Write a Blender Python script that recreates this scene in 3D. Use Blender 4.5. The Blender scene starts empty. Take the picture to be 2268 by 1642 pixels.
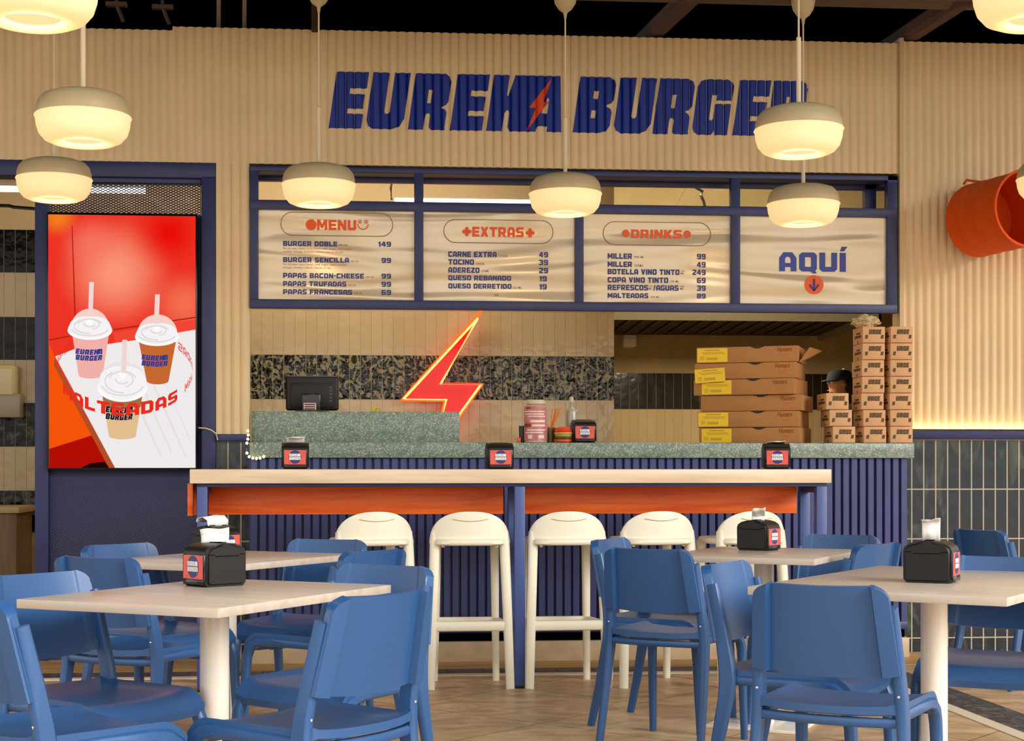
import bpy, bmesh, math, random
from mathutils import Vector, Matrix, noise as mnoise
random.seed(7)
R = math.radians
PI = math.pi
SC = bpy.context.scene
COL = SC.collection

# ------------------------------------------------------------------ camera, sky, exposure
FPX, PXC, PYC, CAMH, PSI = 3500.0, 1040.0, 1038.0, 1.11, R(4.8)
cd = bpy.data.cameras.new('camera')
cd.sensor_width = 36.0
cd.lens = FPX / 2268 * 36
cd.shift_x = (1134 - PXC) / 2268
cd.shift_y = (PYC - 821) / 2268
cd.clip_start = 0.05
cam = bpy.data.objects.new('camera', cd)
cam.location = (0, 0, CAMH)
cam.rotation_euler = (R(90), 0, -PSI)
COL.objects.link(cam)
SC.camera = cam

w = bpy.data.worlds.new('daylight')
SC.world = w
w.use_nodes = True
wn, wl = w.node_tree.nodes, w.node_tree.links
bg = wn['Background']
# overcast daylight: brighter towards the open street behind the camera
tc = wn.new('ShaderNodeTexCoord')
sx = wn.new('ShaderNodeSeparateXYZ')
wl.new(tc.outputs['Generated'], sx.inputs[0])
rmp = wn.new('ShaderNodeValToRGB')
rmp.color_ramp.elements[0].position = 0.35
rmp.color_ramp.elements[0].color = (0.30, 0.27, 0.23, 1)
rmp.color_ramp.elements[1].position = 0.62
rmp.color_ramp.elements[1].color = (1.0, 0.97, 0.93, 1)
mr = wn.new('ShaderNodeMath'); mr.operation = 'MULTIPLY_ADD'
mr.inputs[1].default_value = 0.5; mr.inputs[2].default_value = 0.5
wl.new(sx.outputs[2], mr.inputs[0])
wl.new(mr.outputs[0], rmp.inputs[0])
wl.new(rmp.outputs[0], bg.inputs[0])
bg.inputs[1].default_value = 1.85

sun_d = bpy.data.lights.new('sun', 'SUN')
sun_d.energy = 3.3
sun_d.angle = R(35)
sun_d.color = (1.0, 0.96, 0.9)
sun = bpy.data.objects.new('sun', sun_d)
sun.rotation_euler = (R(64), 0, R(46))
COL.objects.link(sun)

SC.view_settings.view_transform = 'Standard'
SC.view_settings.look = 'None'
SC.view_settings.gamma = 1.0
SC.view_settings.use_curve_mapping = False
SC.view_settings.exposure = 0.0
try:
    SC.cycles.max_bounces = 8
    SC.cycles.diffuse_bounces = 4
    SC.cycles.caustics_reflective = False
    SC.cycles.caustics_refractive = False
    SC.cycles.sample_clamp_indirect = 4.0
except Exception:
    pass

# ------------------------------------------------------------------ helpers
CS, SN = math.cos(PSI), math.sin(PSI)
def ray(px, py):
    u = (px - PXC) / FPX; v = (PYC - py) / FPX
    return Vector((u * CS + SN, CS - u * SN, v))
def at(px, py, Y):
    d = ray(px, py); t = Y / d.y
    return Vector((d.x * t, Y, CAMH + d.z * t))
def atz(px, py, Z):
    d = ray(px, py); t = (Z - CAMH) / d.z
    return Vector((d.x * t, d.y * t, Z))
def wc(xc, d):                       # lateral / depth in front of the lens -> floor position
    return (xc * CS + d * SN, d * CS - xc * SN)
def Xa(px, Y): return at(px, PYC, Y).x
def Za(px, py, Y): return at(px, py, Y).z

def lin(c):
    c = c / 255.0
    return c / 12.92 if c <= 0.04045 else ((c + 0.055) / 1.055) ** 2.4
def rgb(r, g, b): return (lin(r), lin(g), lin(b), 1.0)

def mat(name, col, rough=0.5, metal=0.0, spec=0.5, var=0.0, scale=6.0, bump=0.0, bscale=60.0,
        stretch=(1, 1, 1), emis=None, estr=0.0, alpha=1.0, trans=0.0, coat=0.0):
    m = bpy.data.materials.new(name); m.use_nodes = True
    nt = m.node_tree; N, L = nt.nodes, nt.links
    b = N['Principled BSDF']
    b.inputs['Base Color'].default_value = col
    b.inputs['Roughness'].default_value = rough
    b.inputs['Metallic'].default_value = metal
    b.inputs['Specular IOR Level'].default_value = spec
    b.inputs['Alpha'].default_value = alpha
    b.inputs['Transmission Weight'].default_value = trans
    b.inputs['Coat Weight'].default_value = coat
    if emis:
        b.inputs['Emission Color'].default_value = emis
        b.inputs['Emission Strength'].default_value = estr
    if var or bump:
        t = N.new('ShaderNodeTexCoord'); mp = N.new('ShaderNodeMapping')
        mp.inputs['Scale'].default_value = stretch
        L.new(t.outputs['Object'], mp.inputs[0])
    if var:
        n = N.new('ShaderNodeTexNoise'); n.inputs['Scale'].default_value = scale
        n.inputs['Detail'].default_value = 5
        L.new(mp.outputs[0], n.inputs['Vector'])
        r = N.new('ShaderNodeValToRGB')
        e = r.color_ramp.elements
        e[0].position, e[1].position = 0.3, 0.7
        e[0].color = tuple(c * (1 - var) for c in col[:3]) + (1,)
        e[1].color = tuple(min(1, c * (1 + var)) for c in col[:3]) + (1,)
        L.new(n.outputs[0], r.inputs[0]); L.new(r.outputs[0], b.inputs['Base Color'])
    if bump:
        n2 = N.new('ShaderNodeTexNoise'); n2.inputs['Scale'].default_value = bscale
        n2.inputs['Detail'].default_value = 3
        L.new(mp.outputs[0], n2.inputs['Vector'])
        bm_ = N.new('ShaderNodeBump'); bm_.inputs['Strength'].default_value = bump
        bm_.inputs['Distance'].default_value = 0.01
        L.new(n2.outputs[0], bm_.inputs['Height']); L.new(bm_.outputs[0], b.inputs['Normal'])
    return m

def emat(name, col, s=1.0):
    m = bpy.data.materials.new(name); m.use_nodes = True
    nt = m.node_tree; nt.nodes.clear()
    e = nt.nodes.new('ShaderNodeEmission'); o = nt.nodes.new('ShaderNodeOutputMaterial')
    e.inputs[0].default_value = col; e.inputs[1].default_value = s
    nt.links.new(e.outputs[0], o.inputs[0])
    return m

def tile_mat(name, c1, c2, mortar, w_=0.075, h_=0.30, x0=0.0, z0=0.0, marble=None, spec=0.5, rough=0.12, wav=0.35,
             wscale=9.0, axis='x', mort=0.004, marb_scale=9.0, mlo=0.51, mhi=0.57, mz=0.8):
    m = bpy.data.materials.new(name); m.use_nodes = True
    nt = m.node_tree; N, L = nt.nodes, nt.links
    b = N['Principled BSDF']
    b.inputs['Specular IOR Level'].default_value = spec
    t = N.new('ShaderNodeTexCoord'); s = N.new('ShaderNodeSeparateXYZ'); c = N.new('ShaderNodeCombineXYZ')
    L.new(t.outputs['Object'], s.inputs[0])
    ax = N.new('ShaderNodeMath'); ax.operation = 'ADD'; ax.inputs[1].default_value = -x0 + 1000 * w_
    az = N.new('ShaderNodeMath'); az.operation = 'ADD'; az.inputs[1].default_value = -z0 + 200 * h_
    L.new(s.outputs[0 if axis == 'x' else 1], ax.inputs[0])
    L.new(s.outputs[2], az.inputs[0])
    L.new(ax.outputs[0], c.inputs[0]); L.new(az.outputs[0], c.inputs[1])
    br = N.new('ShaderNodeTexBrick'); br.offset = 0.0; br.squash = 1.0
    br.inputs['Scale'].default_value = 1.0
    br.inputs['Brick Width'].default_value = w_; br.inputs['Row Height'].default_value = h_
    br.inputs['Mortar Size'].default_value = mort * 0.5; br.inputs['Mortar Smooth'].default_value = 0.1
    br.inputs['Color1'].default_value = c1; br.inputs['Color2'].default_value = c2
    br.inputs['Mortar'].default_value = mortar
    L.new(c.outputs[0], br.inputs['Vector'])
    col = br.outputs['Color']
    if marble:
        n = N.new('ShaderNodeTexNoise'); n.inputs['Scale'].default_value = marb_scale
        n.inputs['Detail'].default_value = 6; n.inputs['Distortion'].default_value = 2.2
        mp = N.new('ShaderNodeMapping'); mp.inputs['Scale'].default_value = (1, 1, mz)
        L.new(t.outputs['Object'], mp.inputs[0]); L.new(mp.outputs[0], n.inputs['Vector'])
        r = N.new('ShaderNodeValToRGB')
        r.color_ramp.elements[0].position = mlo; r.color_ramp.elements[1].position = mhi
        r.color_ramp.elements[0].color = (0, 0, 0, 1); r.color_ramp.elements[1].color = (1, 1, 1, 1)
        L.new(n.outputs[0], r.inputs[0])
        inv = N.new('ShaderNodeMath'); inv.operation = 'SUBTRACT'; inv.inputs[0].default_value = 1.0
        L.new(br.outputs['Fac'], inv.inputs[1])
        ml = N.new('ShaderNodeMath'); ml.operation = 'MULTIPLY'
        L.new(r.outputs[0], ml.inputs[0]); L.new(inv.outputs[0], ml.inputs[1])
        mx = N.new('ShaderNodeMixRGB'); mx.inputs[2].default_value = marble
        L.new(ml.outputs[0], mx.inputs[0]); L.new(col, mx.inputs[1])
        col = mx.outputs[0]
    L.new(col, b.inputs['Base Color'])
    rr = N.new('ShaderNodeMapRange'); rr.inputs['To Min'].default_value = rough; rr.inputs['To Max'].default_value = 0.8
    L.new(br.outputs['Fac'], rr.inputs[0]); L.new(rr.outputs[0], b.inputs['Roughness'])
    n2 = N.new('ShaderNodeTexNoise'); n2.inputs['Scale'].default_value = wscale; n2.inputs['Detail'].default_value = 2
    L.new(t.outputs['Object'], n2.inputs['Vector'])
    sb = N.new('ShaderNodeMath'); sb.operation = 'MULTIPLY_ADD'; sb.inputs[1].default_value = -0.6
    L.new(br.outputs['Fac'], sb.inputs[0]); L.new(n2.outputs[0], sb.inputs[2])
    bp = N.new('ShaderNodeBump'); bp.inputs['Strength'].default_value = wav; bp.inputs['Distance'].default_value = 0.02
    L.new(sb.outputs[0], bp.inputs['Height']); L.new(bp.outputs[0], b.inputs['Normal'])
    return m

# ---- mesh building
def box(bm, x0, x1, y0, y1, z0, z1, bev=0.0, seg=2, M=None):
    vs = [bm.verts.new(Vector(p)) for p in ((x0,y0,z0),(x1,y0,z0),(x1,y1,z0),(x0,y1,z0),(x0,y0,z1),(x1,y0,z1),(x1,y1,z1),(x0,y1,z1))]
    fs = [bm.faces.new([vs[i] for i in f]) for f in ((0,3,2,1),(4,5,6,7),(0,1,5,4),(1,2,6,5),(2,3,7,6),(3,0,4,7))]
    if bev:
        es = list({e for f in fs for e in f.edges})
        g = bmesh.ops.bevel(bm, geom=es, offset=bev, segments=seg, affect='EDGES', profile=0.5)
        vs = list({v for f in g['faces'] for v in f.verts} | {v for v in vs if v.is_valid})
    if M is not None:
        bmesh.ops.transform(bm, matrix=M, verts=[v for v in vs if v.is_valid])
    return vs
def tube(bm, pts, r, seg=10, close=False, caps=True):
    pts = [Vector(p) for p in pts]
    n = len(pts)
    rad = r if isinstance(r, (list, tuple)) else [r] * n
    up = Vector((0, 0, 1)); rings = []
    for i, p in enumerate(pts):
        if close: t = (pts[(i+1) % n] - pts[i-1]).normalized()
        else: t = (pts[min(i+1, n-1)] - pts[max(i-1, 0)]).normalized()
        a = t.cross(up)
        if a.length < 1e-3: a = t.cross(Vector((1, 0, 0)))
        a.normalize(); b = a.cross(t)
        rings.append([bm.verts.new(p + (a * math.cos(2*PI*k/seg) + b * math.sin(2*PI*k/seg)) * rad[i]) for k in range(seg)])
    for i in range(n if close else n - 1):
        A, B = rings[i], rings[(i+1) % n]
        for k in range(seg):
            bm.faces.new((A[k], A[(k+1) % seg], B[(k+1) % seg], B[k]))
    if caps and not close:
        bm.faces.new(rings[0][::-1]); bm.faces.new(rings[-1])
def rsweep(bm, pts, sec, ref=Vector((1, 0, 0)), caps=True):
    """rounded-rectangle section (a along ref, b across) swept along pts; sec = list of (a,b) half sizes"""
    pts = [Vector(p) for p in pts]; n = len(pts); rings = []
    for i, p in enumerate(pts):
        t = (pts[min(i+1, n-1)] - pts[max(i-1, 0)]).normalized()
        b = t.cross(ref).normalized(); a = b.cross(t).normalized()
        ha, hb = sec[i] if isinstance(sec, list) else sec
        c = min(ha, hb) * 0.45
        q = [(ha, hb-c), (ha-c, hb), (-ha+c, hb), (-ha, hb-c), (-ha, -hb+c), (-ha+c, -hb), (ha-c, -hb), (ha, -hb+c)]
        rings.append([bm.verts.new(p + a*u + b*v) for u, v in q])
    for i in range(n-1):
        A, B = rings[i], rings[i+1]
        for k in range(8):
            bm.faces.new((A[k], A[(k+1) % 8], B[(k+1) % 8], B[k]))
    if caps:
        bm.faces.new(rings[0][::-1]); bm.faces.new(rings[-1])
def lathe(bm, prof, seg=48, M=None, caps=True):
    rings = []
    for r, z in prof:
        if r < 1e-5: rings.append([bm.verts.new((0, 0, z))])
        else: rings.append([bm.verts.new((r*math.cos(2*PI*k/seg), r*math.sin(2*PI*k/seg), z)) for k in range(seg)])
    vs = [v for rg in rings for v in rg]
    for A, B in zip(rings, rings[1:]):
        if len(A) == 1 and len(B) == 1: continue
        if len(A) == 1:
            for k in range(seg): bm.faces.new((A[0], B[(k+1) % seg], B[k]))
        elif len(B) == 1:
            for k in range(seg): bm.faces.new((A[k], A[(k+1) % seg], B[0]))
        else:
            for k in range(seg): bm.faces.new((A[k], A[(k+1) % seg], B[(k+1) % seg], B[k]))
    if caps:
        if len(rings[0]) > 1: bm.faces.new(rings[0][::-1])
        if len(rings[-1]) > 1: bm.faces.new(rings[-1])
    if M is not None: bmesh.ops.transform(bm, matrix=M, verts=vs)
    return vs
def extrude_profile(bm, pts, z0, z1):
    """closed xy outline extruded in z"""
    a = [bm.verts.new((x, y, z0)) for x, y in pts]; b = [bm.verts.new((x, y, z1)) for x, y in pts]
    n = len(pts)
    for i in range(n):
        bm.faces.new((a[i], a[(i+1) % n], b[(i+1) % n], b[i]))
    bm.faces.new(a[::-1]); bm.faces.new(b)
def grid_shell(bm, fn, nu, nv, t, nrm):
    """thin shell: fn(u,v)->point, nrm(u,v)->unit vector, t(u,v)->thickness"""
    F = [[None]*(nv+1) for _ in range(nu+1)]; B = [[None]*(nv+1) for _ in range(nu+1)]
    for i in range(nu+1):
        for j in range(nv+1):
            u, v = i/nu, j/nv
            p = Vector(fn(u, v)); n = Vector(nrm(u, v)); h = t(u, v)/2
            F[i][j] = bm.verts.new(p + n*h); B[i][j] = bm.verts.new(p - n*h)
    for i in range(nu):
        for j in range(nv):
            bm.faces.new((F[i][j], F[i+1][j], F[i+1][j+1], F[i][j+1]))
            bm.faces.new((B[i][j], B[i][j+1], B[i+1][j+1], B[i+1][j]))
    for i in range(nu):
        bm.faces.new((F[i][0], B[i][0], B[i+1][0], F[i+1][0]))
        bm.faces.new((F[i][nv], F[i+1][nv], B[i+1][nv], B[i][nv]))
    for j in range(nv):
        bm.faces.new((F[0][j], F[0][j+1], B[0][j+1], B[0][j]))
        bm.faces.new((F[nu][j], B[nu][j], B[nu][j+1], F[nu][j+1]))

def obj(name, bm, m=None, parent=None, smooth=35, recalc=True):
    if recalc: bmesh.ops.recalc_face_normals(bm, faces=bm.faces)
    me = bpy.data.meshes.new(name)
    bm.to_mesh(me); bm.free()
    if smooth:
        for p in me.polygons: p.use_smooth = True
        try: me.set_sharp_from_angle(angle=R(smooth))
        except Exception: pass
    if m: me.materials.append(m)
    o = bpy.data.objects.new(name, me); COL.objects.link(o)
    if parent: o.parent = parent
    return o
def BM(): return bmesh.new()
def tag(o, label, cat, group=None, kind=None):
    if label: o['label'] = label
    if cat: o['category'] = cat
    if group: o['group'] = group
    if kind: o['kind'] = kind
    return o
def thing(name, label, cat, loc=(0, 0, 0), rotz=0.0, group=None):
    o = bpy.data.objects.new(name, None); o.empty_display_size = 0.1; COL.objects.link(o)
    o.location = loc; o.rotation_euler = (0, 0, rotz)
    return tag(o, label, cat, group)
def struct(name, bm, m, smooth=35):
    o = obj(name, bm, m, None, smooth); o['kind'] = 'structure'; return o
def dup(root, loc, rotz, label=None):
    r = root.copy(); COL.objects.link(r); r.location = loc; r.rotation_euler = (0, 0, rotz)
    if label: r['label'] = label
    for ch in list(root.children):
        c = ch.copy(); COL.objects.link(c); c.parent = r
        for g in list(ch.children):
            d = g.copy(); COL.objects.link(d); d.parent = c
    return r

# ---- flat outlines and lettering
def outline_bm(loops, depth=0.0, spline_close=True):
    cu = bpy.data.curves.new('outline', 'CURVE'); cu.dimensions = '2D'; cu.fill_mode = 'BOTH'; cu.extrude = depth / 2
    for lp in loops:
        s = cu.splines.new('POLY'); s.points.add(len(lp) - 1)
        for p, (x, y) in zip(s.points, lp): p.co = (x, y, 0, 1)
        s.use_cyclic_u = True
    o = bpy.data.objects.new('outline', cu); COL.objects.link(o)
    me = bpy.data.meshes.new_from_object(o.evaluated_get(bpy.context.evaluated_depsgraph_get()))
    bm = BM(); bm.from_mesh(me)
    bpy.data.objects.remove(o); bpy.data.curves.remove(cu); bpy.data.meshes.remove(me)
    return bm
def merge(dst, src, fn=None):
    """add src to dst through the point function fn"""
    m = {}
    for v in src.verts: m[v] = dst.verts.new(fn(v.co) if fn else v.co)
    for f in src.faces:
        try: dst.faces.new([m[v] for v in f.verts])
        except ValueError: pass
    src.free()
_tc = {}
def text_bm(s, bold=0.03, shear=0.0, depth=0.0, space=1.0):
    cu = bpy.data.curves.new('words', 'FONT'); cu.body = s; cu.offset = bold; cu.shear = shear; cu.extrude = depth/2
    cu.space_character = space; cu.resolution_u = 3
    o = bpy.data.objects.new('words', cu); COL.objects.link(o)
    me = bpy.data.meshes.new_from_object(o.evaluated_get(bpy.context.evaluated_depsgraph_get()))
    bm = BM(); bm.from_mesh(me)
    bpy.data.objects.remove(o); bpy.data.curves.remove(cu); bpy.data.meshes.remove(me)
    return bm
def bounds(bm):
    xs = [v.co.x for v in bm.verts]; ys = [v.co.y for v in bm.verts]
    return min(xs), max(xs), min(ys), max(ys)
def fit(dst, src, x0, x1, z0, z1, y, warp=None):
    """stretch flat lettering into a rectangle standing at depth y, facing -y"""
    a, b, c, d = bounds(src)
    def fn(co):
        u = (co.x - a) / max(1e-6, b - a); v = (co.y - c) / max(1e-6, d - c)
        if warp: u, v = warp(u, v)
        return Vector((x0 + (x1 - x0) * u, y - co.z, z0 + (z1 - z0) * v))
    merge(dst, src, fn)
def poly(bm, pts, y):
    bm.faces.new([bm.verts.new((x, y, z)) for x, z in pts])
def ell(cx, cz, rx, rz, n=36, a0=0.0, a1=2*PI):
    k = n if abs(a1 - a0 - 2*PI) < 1e-6 else n - 1
    return [(cx + rx*math.cos(a0 + (a1-a0)*i/k), cz + rz*math.sin(a0 + (a1-a0)*i/k)) for i in range(n)]

# ---- the shop's heavy block alphabet (height 100)
GL = {
 'E': (57, [[(0,0),(57,0),(57,26),(28,26),(28,35),(55,35),(55,61),(28,61),(28,71),(57,71),(57,100),(0,100)]]),
 'U': (66, [[(0,100),(0,15),(4,5),(14,0),(47,0),(59,5),(66,18),(66,100),(38.5,100),(38.5,31),(36,27),(31,27),(29,31),(29,100)]]),
 'R': (65, [[(0,0),(27,0),(27,25),(29,29),(34,29),(36,25),(36,5),(40,0),(65,0),(64,4),(64,31),(61,36),(54,39.5),(54,41.5),(61,44),(65,51),(65,86),(61,95),(53,100),(0,100)],
            [(27,47),(34,47),(34,71),(27,71)]]),
 'B': (66, [[(0,0),(49,0),(60,4),(65,13),(65,38),(61,44),(54,47),(54,50),(62,53),(66,60),(66,87),(62,96),(52,100),(0,100)],
            [(28,61),(37,61),(37,75),(28,75)], [(28,26),(37,26),(37,40),(28,40)]]),
 'G': (66, [[(13,0),(36,0),(41,9),(43,0),(65,0),(65,56),(36,56),(36,29),(34,26),(30,26),(28,29),(28,72),(37,72),(37,62),(66,62),(66,88),(62,96),(52,100),(14,100),(4,96),(0,86),(0,13),(4,4)]]),
 'KA': (135, [[(0,0),(28,0),(28,32),(31,37),(35,37),(37,32),(37,7),(42,0),(88,0),(90,10),(108,10),(108,0),(135,0),(119,100),(38,100),(31,63),(28,63),(28,100),(0,100)],
              [(94,33),(104.5,33),(104.5,58),(101,61)]]),
}
BOLT = [(104,96),(70.5,43),(82.5,42),(72,0),(104,54),(95,54)]
def glyph_line(word, shear=0.145, gap=9):
    """outline loops of a whole word (list of glyph names), unit height 1"""
    out = []; x = 0
    for g in word:
        wd, loops = GL[g]
        for lp in loops: out.append([((x + a + shear*b) / 100, b / 100) for a, b in lp])
        x += wd + gap
    return out
EUREKA = ['E', 'U', 'R', 'E', 'KA']; BURGER = ['B', 'U', 'R', 'G', 'E', 'R']

# ---- wide heavy capitals and figures of the menu panels (height 100)
_O = [(14,0),(78,0),(92,14),(92,86),(78,100),(14,100),(0,86),(0,14)]; _OH = [(30,25),(62,25),(62,75),(30,75)]
_BH = [[(30,62),(60,62),(60,77),(30,77)], [(30,23),(60,23),(60,39),(30,39)]]; _PH = [(30,52),(60,52),(60,76),(30,76)]
_S6 = [[(14,0),(76,0),(90,14),(90,50),(76,62),(30,62),(30,76),(84,76),(84,100),(14,100),(0,86),(0,14)], [(30,22),(60,22),(60,42),(30,42)]]
WL = {
 'A': [[(0,0),(0,70),(22,100),(68,100),(90,70),(90,0),(60,0),(60,22),(30,22),(30,0)], [(30,44),(60,44),(60,66),(52,76),(38,76),(30,66)]],
 'B': [[(0,0),(78,0),(90,12),(90,42),(82,50),(90,58),(90,88),(78,100),(0,100)]] + _BH,
 'C': [[(12,0),(88,0),(88,26),(30,26),(30,74),(88,74),(88,100),(12,100),(0,88),(0,12)]],
 'D': [[(0,0),(72,0),(90,18),(90,82),(72,100),(0,100)], [(30,25),(56,25),(60,30),(60,70),(56,75),(30,75)]],
 'E': [[(0,0),(84,0),(84,24),(30,24),(30,38),(78,38),(78,62),(30,62),(30,76),(84,76),(84,100),(0,100)]],
 'F': [[(0,0),(30,0),(30,34),(76,34),(76,58),(30,58),(30,76),(82,76),(82,100),(0,100)]],
 'G': [[(12,0),(90,0),(90,56),(50,56),(50,38),(62,38),(62,25),(30,25),(30,75),(88,75),(88,100),(12,100),(0,88),(0,12)]],
 'H': [[(0,0),(30,0),(30,38),(62,38),(62,0),(92,0),(92,100),(62,100),(62,62),(30,62),(30,100),(0,100)]],
 'I': [[(0,0),(32,0),(32,100),(0,100)]],
 '\u00cd': [[(0,0),(32,0),(32,100),(0,100)], [(2,108),(22,108),(40,132),(10,132)]],
 'K': [[(0,0),(30,0),(30,36),(56,0),(92,0),(60,50),(90,100),(56,100),(30,64),(30,100),(0,100)]],
 'L': [[(0,0),(80,0),(80,26),(30,26),(30,100),(0,100)]],
 'M': [[(0,0),(28,0),(28,54),(44,20),(66,20),(82,54),(82,0),(110,0),(110,100),(78,100),(55,52),(32,100),(0,100)]],
 'N': [[(0,0),(28,0),(28,52),(62,0),(92,0),(92,100),(64,100),(64,48),(30,100),(0,100)]],
 'O': [_O, _OH], '0': [_O, _OH],
 'P': [[(0,0),(30,0),(30,28),(76,28),(90,42),(90,86),(76,100),(0,100)], _PH],
 'Q': [[(14,0),(60,0),(70,-10),(92,-10),(84,4),(92,14),(92,86),(78,100),(14,100),(0,86),(0,14)], _OH],
 'R': [[(0,0),(30,0),(30,28),(44,28),(60,0),(94,0),(74,32),(90,44),(90,86),(76,100),(0,100)], _PH],
 'S': [[(0,0),(76,0),(90,14),(90,48),(76,60),(30,60),(30,76),(88,76),(88,100),(14,100),(0,86),(0,52),(14,38),(60,38),(60,24),(0,24)]],
 'T': [[(30,0),(60,0),(60,75),(90,75),(90,100),(0,100),(0,75),(30,75)]],
 'U': [[(14,0),(78,0),(92,14),(92,100),(62,100),(62,26),(30,26),(30,100),(0,100),(0,14)]],
 'V': [[(32,0),(62,0),(94,100),(62,100),(47,38),(32,100),(0,100)]],
 'X': [[(0,0),(34,0),(47,28),(60,0),(94,0),(66,50),(94,100),(60,100),(47,72),(34,100),(0,100),(28,50)]],
 'Z': [[(0,0),(86,0),(86,25),(42,25),(86,72),(86,100),(2,100),(2,75),(44,75),(0,28)]],
 '1': [[(16,0),(46,0),(46,100),(24,100),(0,82),(0,60),(16,68)]],
 '2': [[(0,0),(86,0),(86,24),(40,24),(86,56),(86,86),(72,100),(2,100),(2,76),(56,76),(56,64),(0,30)]],
 '3': [[(0,0),(74,0),(88,14),(88,42),(80,50),(88,58),(88,86),(74,100),(2,100),(2,76),(58,76),(58,62),(24,62),(24,40),(58,40),(58,24),(0,24)]],
 '4': [[(50,0),(78,0),(78,22),(92,22),(92,44),(78,44),(78,100),(40,100),(0,44),(0,22),(50,22)], [(30,44),(50,44),(50,72)]],
 '5': [[(0,0),(74,0),(88,14),(88,52),(74,64),(30,64),(30,76),(84,76),(84,100),(0,100),(0,42),(58,42),(58,24),(0,24)]],
 '6': _S6, '9': [[(90 - x, 100 - y) for x, y in lp] for lp in _S6],
 '8': [[(14,0),(76,0),(90,14),(90,42),(82,50),(90,58),(90,86),(76,100),(14,100),(0,86),(0,58),(8,50),(0,42),(0,14)]] + _BH,
 '-': [[(0,40),(44,40),(44,64),(0,64)]], '/': [[(0,0),(24,0),(50,100),(26,100)]],
}
def wide_bm(s, gap=14, space=52):
    out = []; x = 0
    for ch in s:
        if ch == ' ': x += space; continue
        lps = WL[ch]
        for lp in lps: out.append([((x + a) / 100, b / 100) for a, b in lp])
        x += max(a for a, b in lps[0]) + gap
    return outline_bm(out)
# ------------------------------------------------------------------ materials
M = {}
M['cream'] = mat('cream_corrugated_paint', rgb(224, 198, 155), 0.62, var=0.05, scale=3, bump=0.06, bscale=300)
M['creamtrim'] = mat('cream_trim_paint', rgb(205, 180, 140), 0.6)
M['navy'] = mat('navy_painted_steel', rgb(38, 45, 94), 0.42, var=0.12, scale=8, bump=0.03, bscale=120)
M['navyslat'] = mat('navy_slat_paint', rgb(64, 72, 124), 0.45, var=0.1, scale=4)
M['letter'] = mat('sign_blue_paint', rgb(6, 40, 140), 0.5)
M['orange'] = mat('sign_orange_paint', rgb(215, 70, 20), 0.5)
M['chair'] = mat('blue_plastic', rgb(42, 84, 136), 0.34, var=0.05, scale=3, bump=0.03, bscale=500)
M['stool'] = mat('ivory_plastic', rgb(240, 234, 212), 0.42, bump=0.02, bscale=300)
M['post'] = mat('white_enamel', rgb(240, 232, 220), 0.22, coat=0.3)
M['screw'] = mat('zinc_screw', rgb(215, 215, 215), 0.25, 0.9)
M['black'] = mat('black_plastic', rgb(24, 20, 17), 0.42, spec=0.35, bump=0.03, bscale=400)
M['blackgloss'] = mat('gloss_black_plastic', rgb(16, 14, 14), 0.15)
M['dark'] = mat('dark_void_shade', rgb(2, 2, 2), 1.0, spec=0.0)  # black standing for the darkness of ceiling void, counter gap and slot
M['beam'] = mat('dusty_brown_beam', rgb(82, 66, 54), 0.8, var=0.3, scale=6, stretch=(0.3, 4, 4))
M['rafter'] = mat('dark_brown_rafter', rgb(70, 42, 28), 0.85, var=0.3, scale=6)
M['paper'] = mat('white_paper', rgb(240, 236, 230), 0.85, bump=0.1, bscale=60)
M['label'] = mat('label_red', rgb(226, 84, 70), 0.3, var=0.08, scale=20)
M['labelblue'] = mat('label_blue', rgb(38, 44, 110), 0.35)
M['white'] = mat('white_print', rgb(235, 232, 228), 0.5)
M['boxcard'] = mat('pale_cardboard', rgb(212, 164, 118), 0.8, var=0.05, scale=12)
M['card'] = mat('kraft_cardboard', rgb(172, 120, 66), 0.8, var=0.06, scale=12, bump=0.05, bscale=200)
M['carddark'] = mat('cardboard_print', rgb(84, 68, 42), 0.8)
M['cardorange'] = mat('cardboard_orange_print', rgb(150, 62, 10), 0.8)
M['yellow'] = mat('yellow_sticker', rgb(238, 196, 20), 0.5)
M['yellowprint'] = mat('sticker_print', rgb(176, 136, 20), 0.6)
M['drum'] = mat('orange_drum_paint', rgb(210, 78, 2), 0.6, spec=0.2, var=0.06, scale=10)
M['diff'] = None
M['shade'] = mat('cream_lamp_enamel', rgb(184, 166, 128), 0.45)
M['cord'] = mat('cream_cord', rgb(222, 205, 172), 0.6)
M['steel'] = mat('brushed_steel', rgb(190, 185, 172), 0.3, 0.8)
M['hood'] = mat('dark_hood', rgb(26, 20, 16), 0.6)  # plain near-black colour
M['glass'] = mat('clear_glass', rgb(235, 240, 235), 0.05, trans=0.95, alpha=1.0)
M['plain'] = mat('beige_plaster', rgb(196, 168, 126), 0.85, var=0.04, scale=3)
M['olive'] = mat('olive_plaster', rgb(176, 154, 108), 0.85, var=0.1, scale=4)
M['skin'] = mat('skin', rgb(196, 140, 104), 0.55)
M['cloth'] = mat('black_cotton', rgb(24, 24, 28), 0.9)
M['jeans'] = mat('dark_denim', rgb(36, 44, 66), 0.9)
M['hair'] = mat('black_hair', rgb(18, 14, 12), 0.6)
M['redplastic'] = mat('red_plastic', rgb(220, 66, 24), 0.35)
M['greenplastic'] = mat('green_plastic', rgb(160, 160, 40), 0.4)
M['wheat'] = mat('wheat_plastic', rgb(216, 176, 110), 0.5)
M['straw'] = mat('orange_straw', rgb(226, 122, 22), 0.5)

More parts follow.
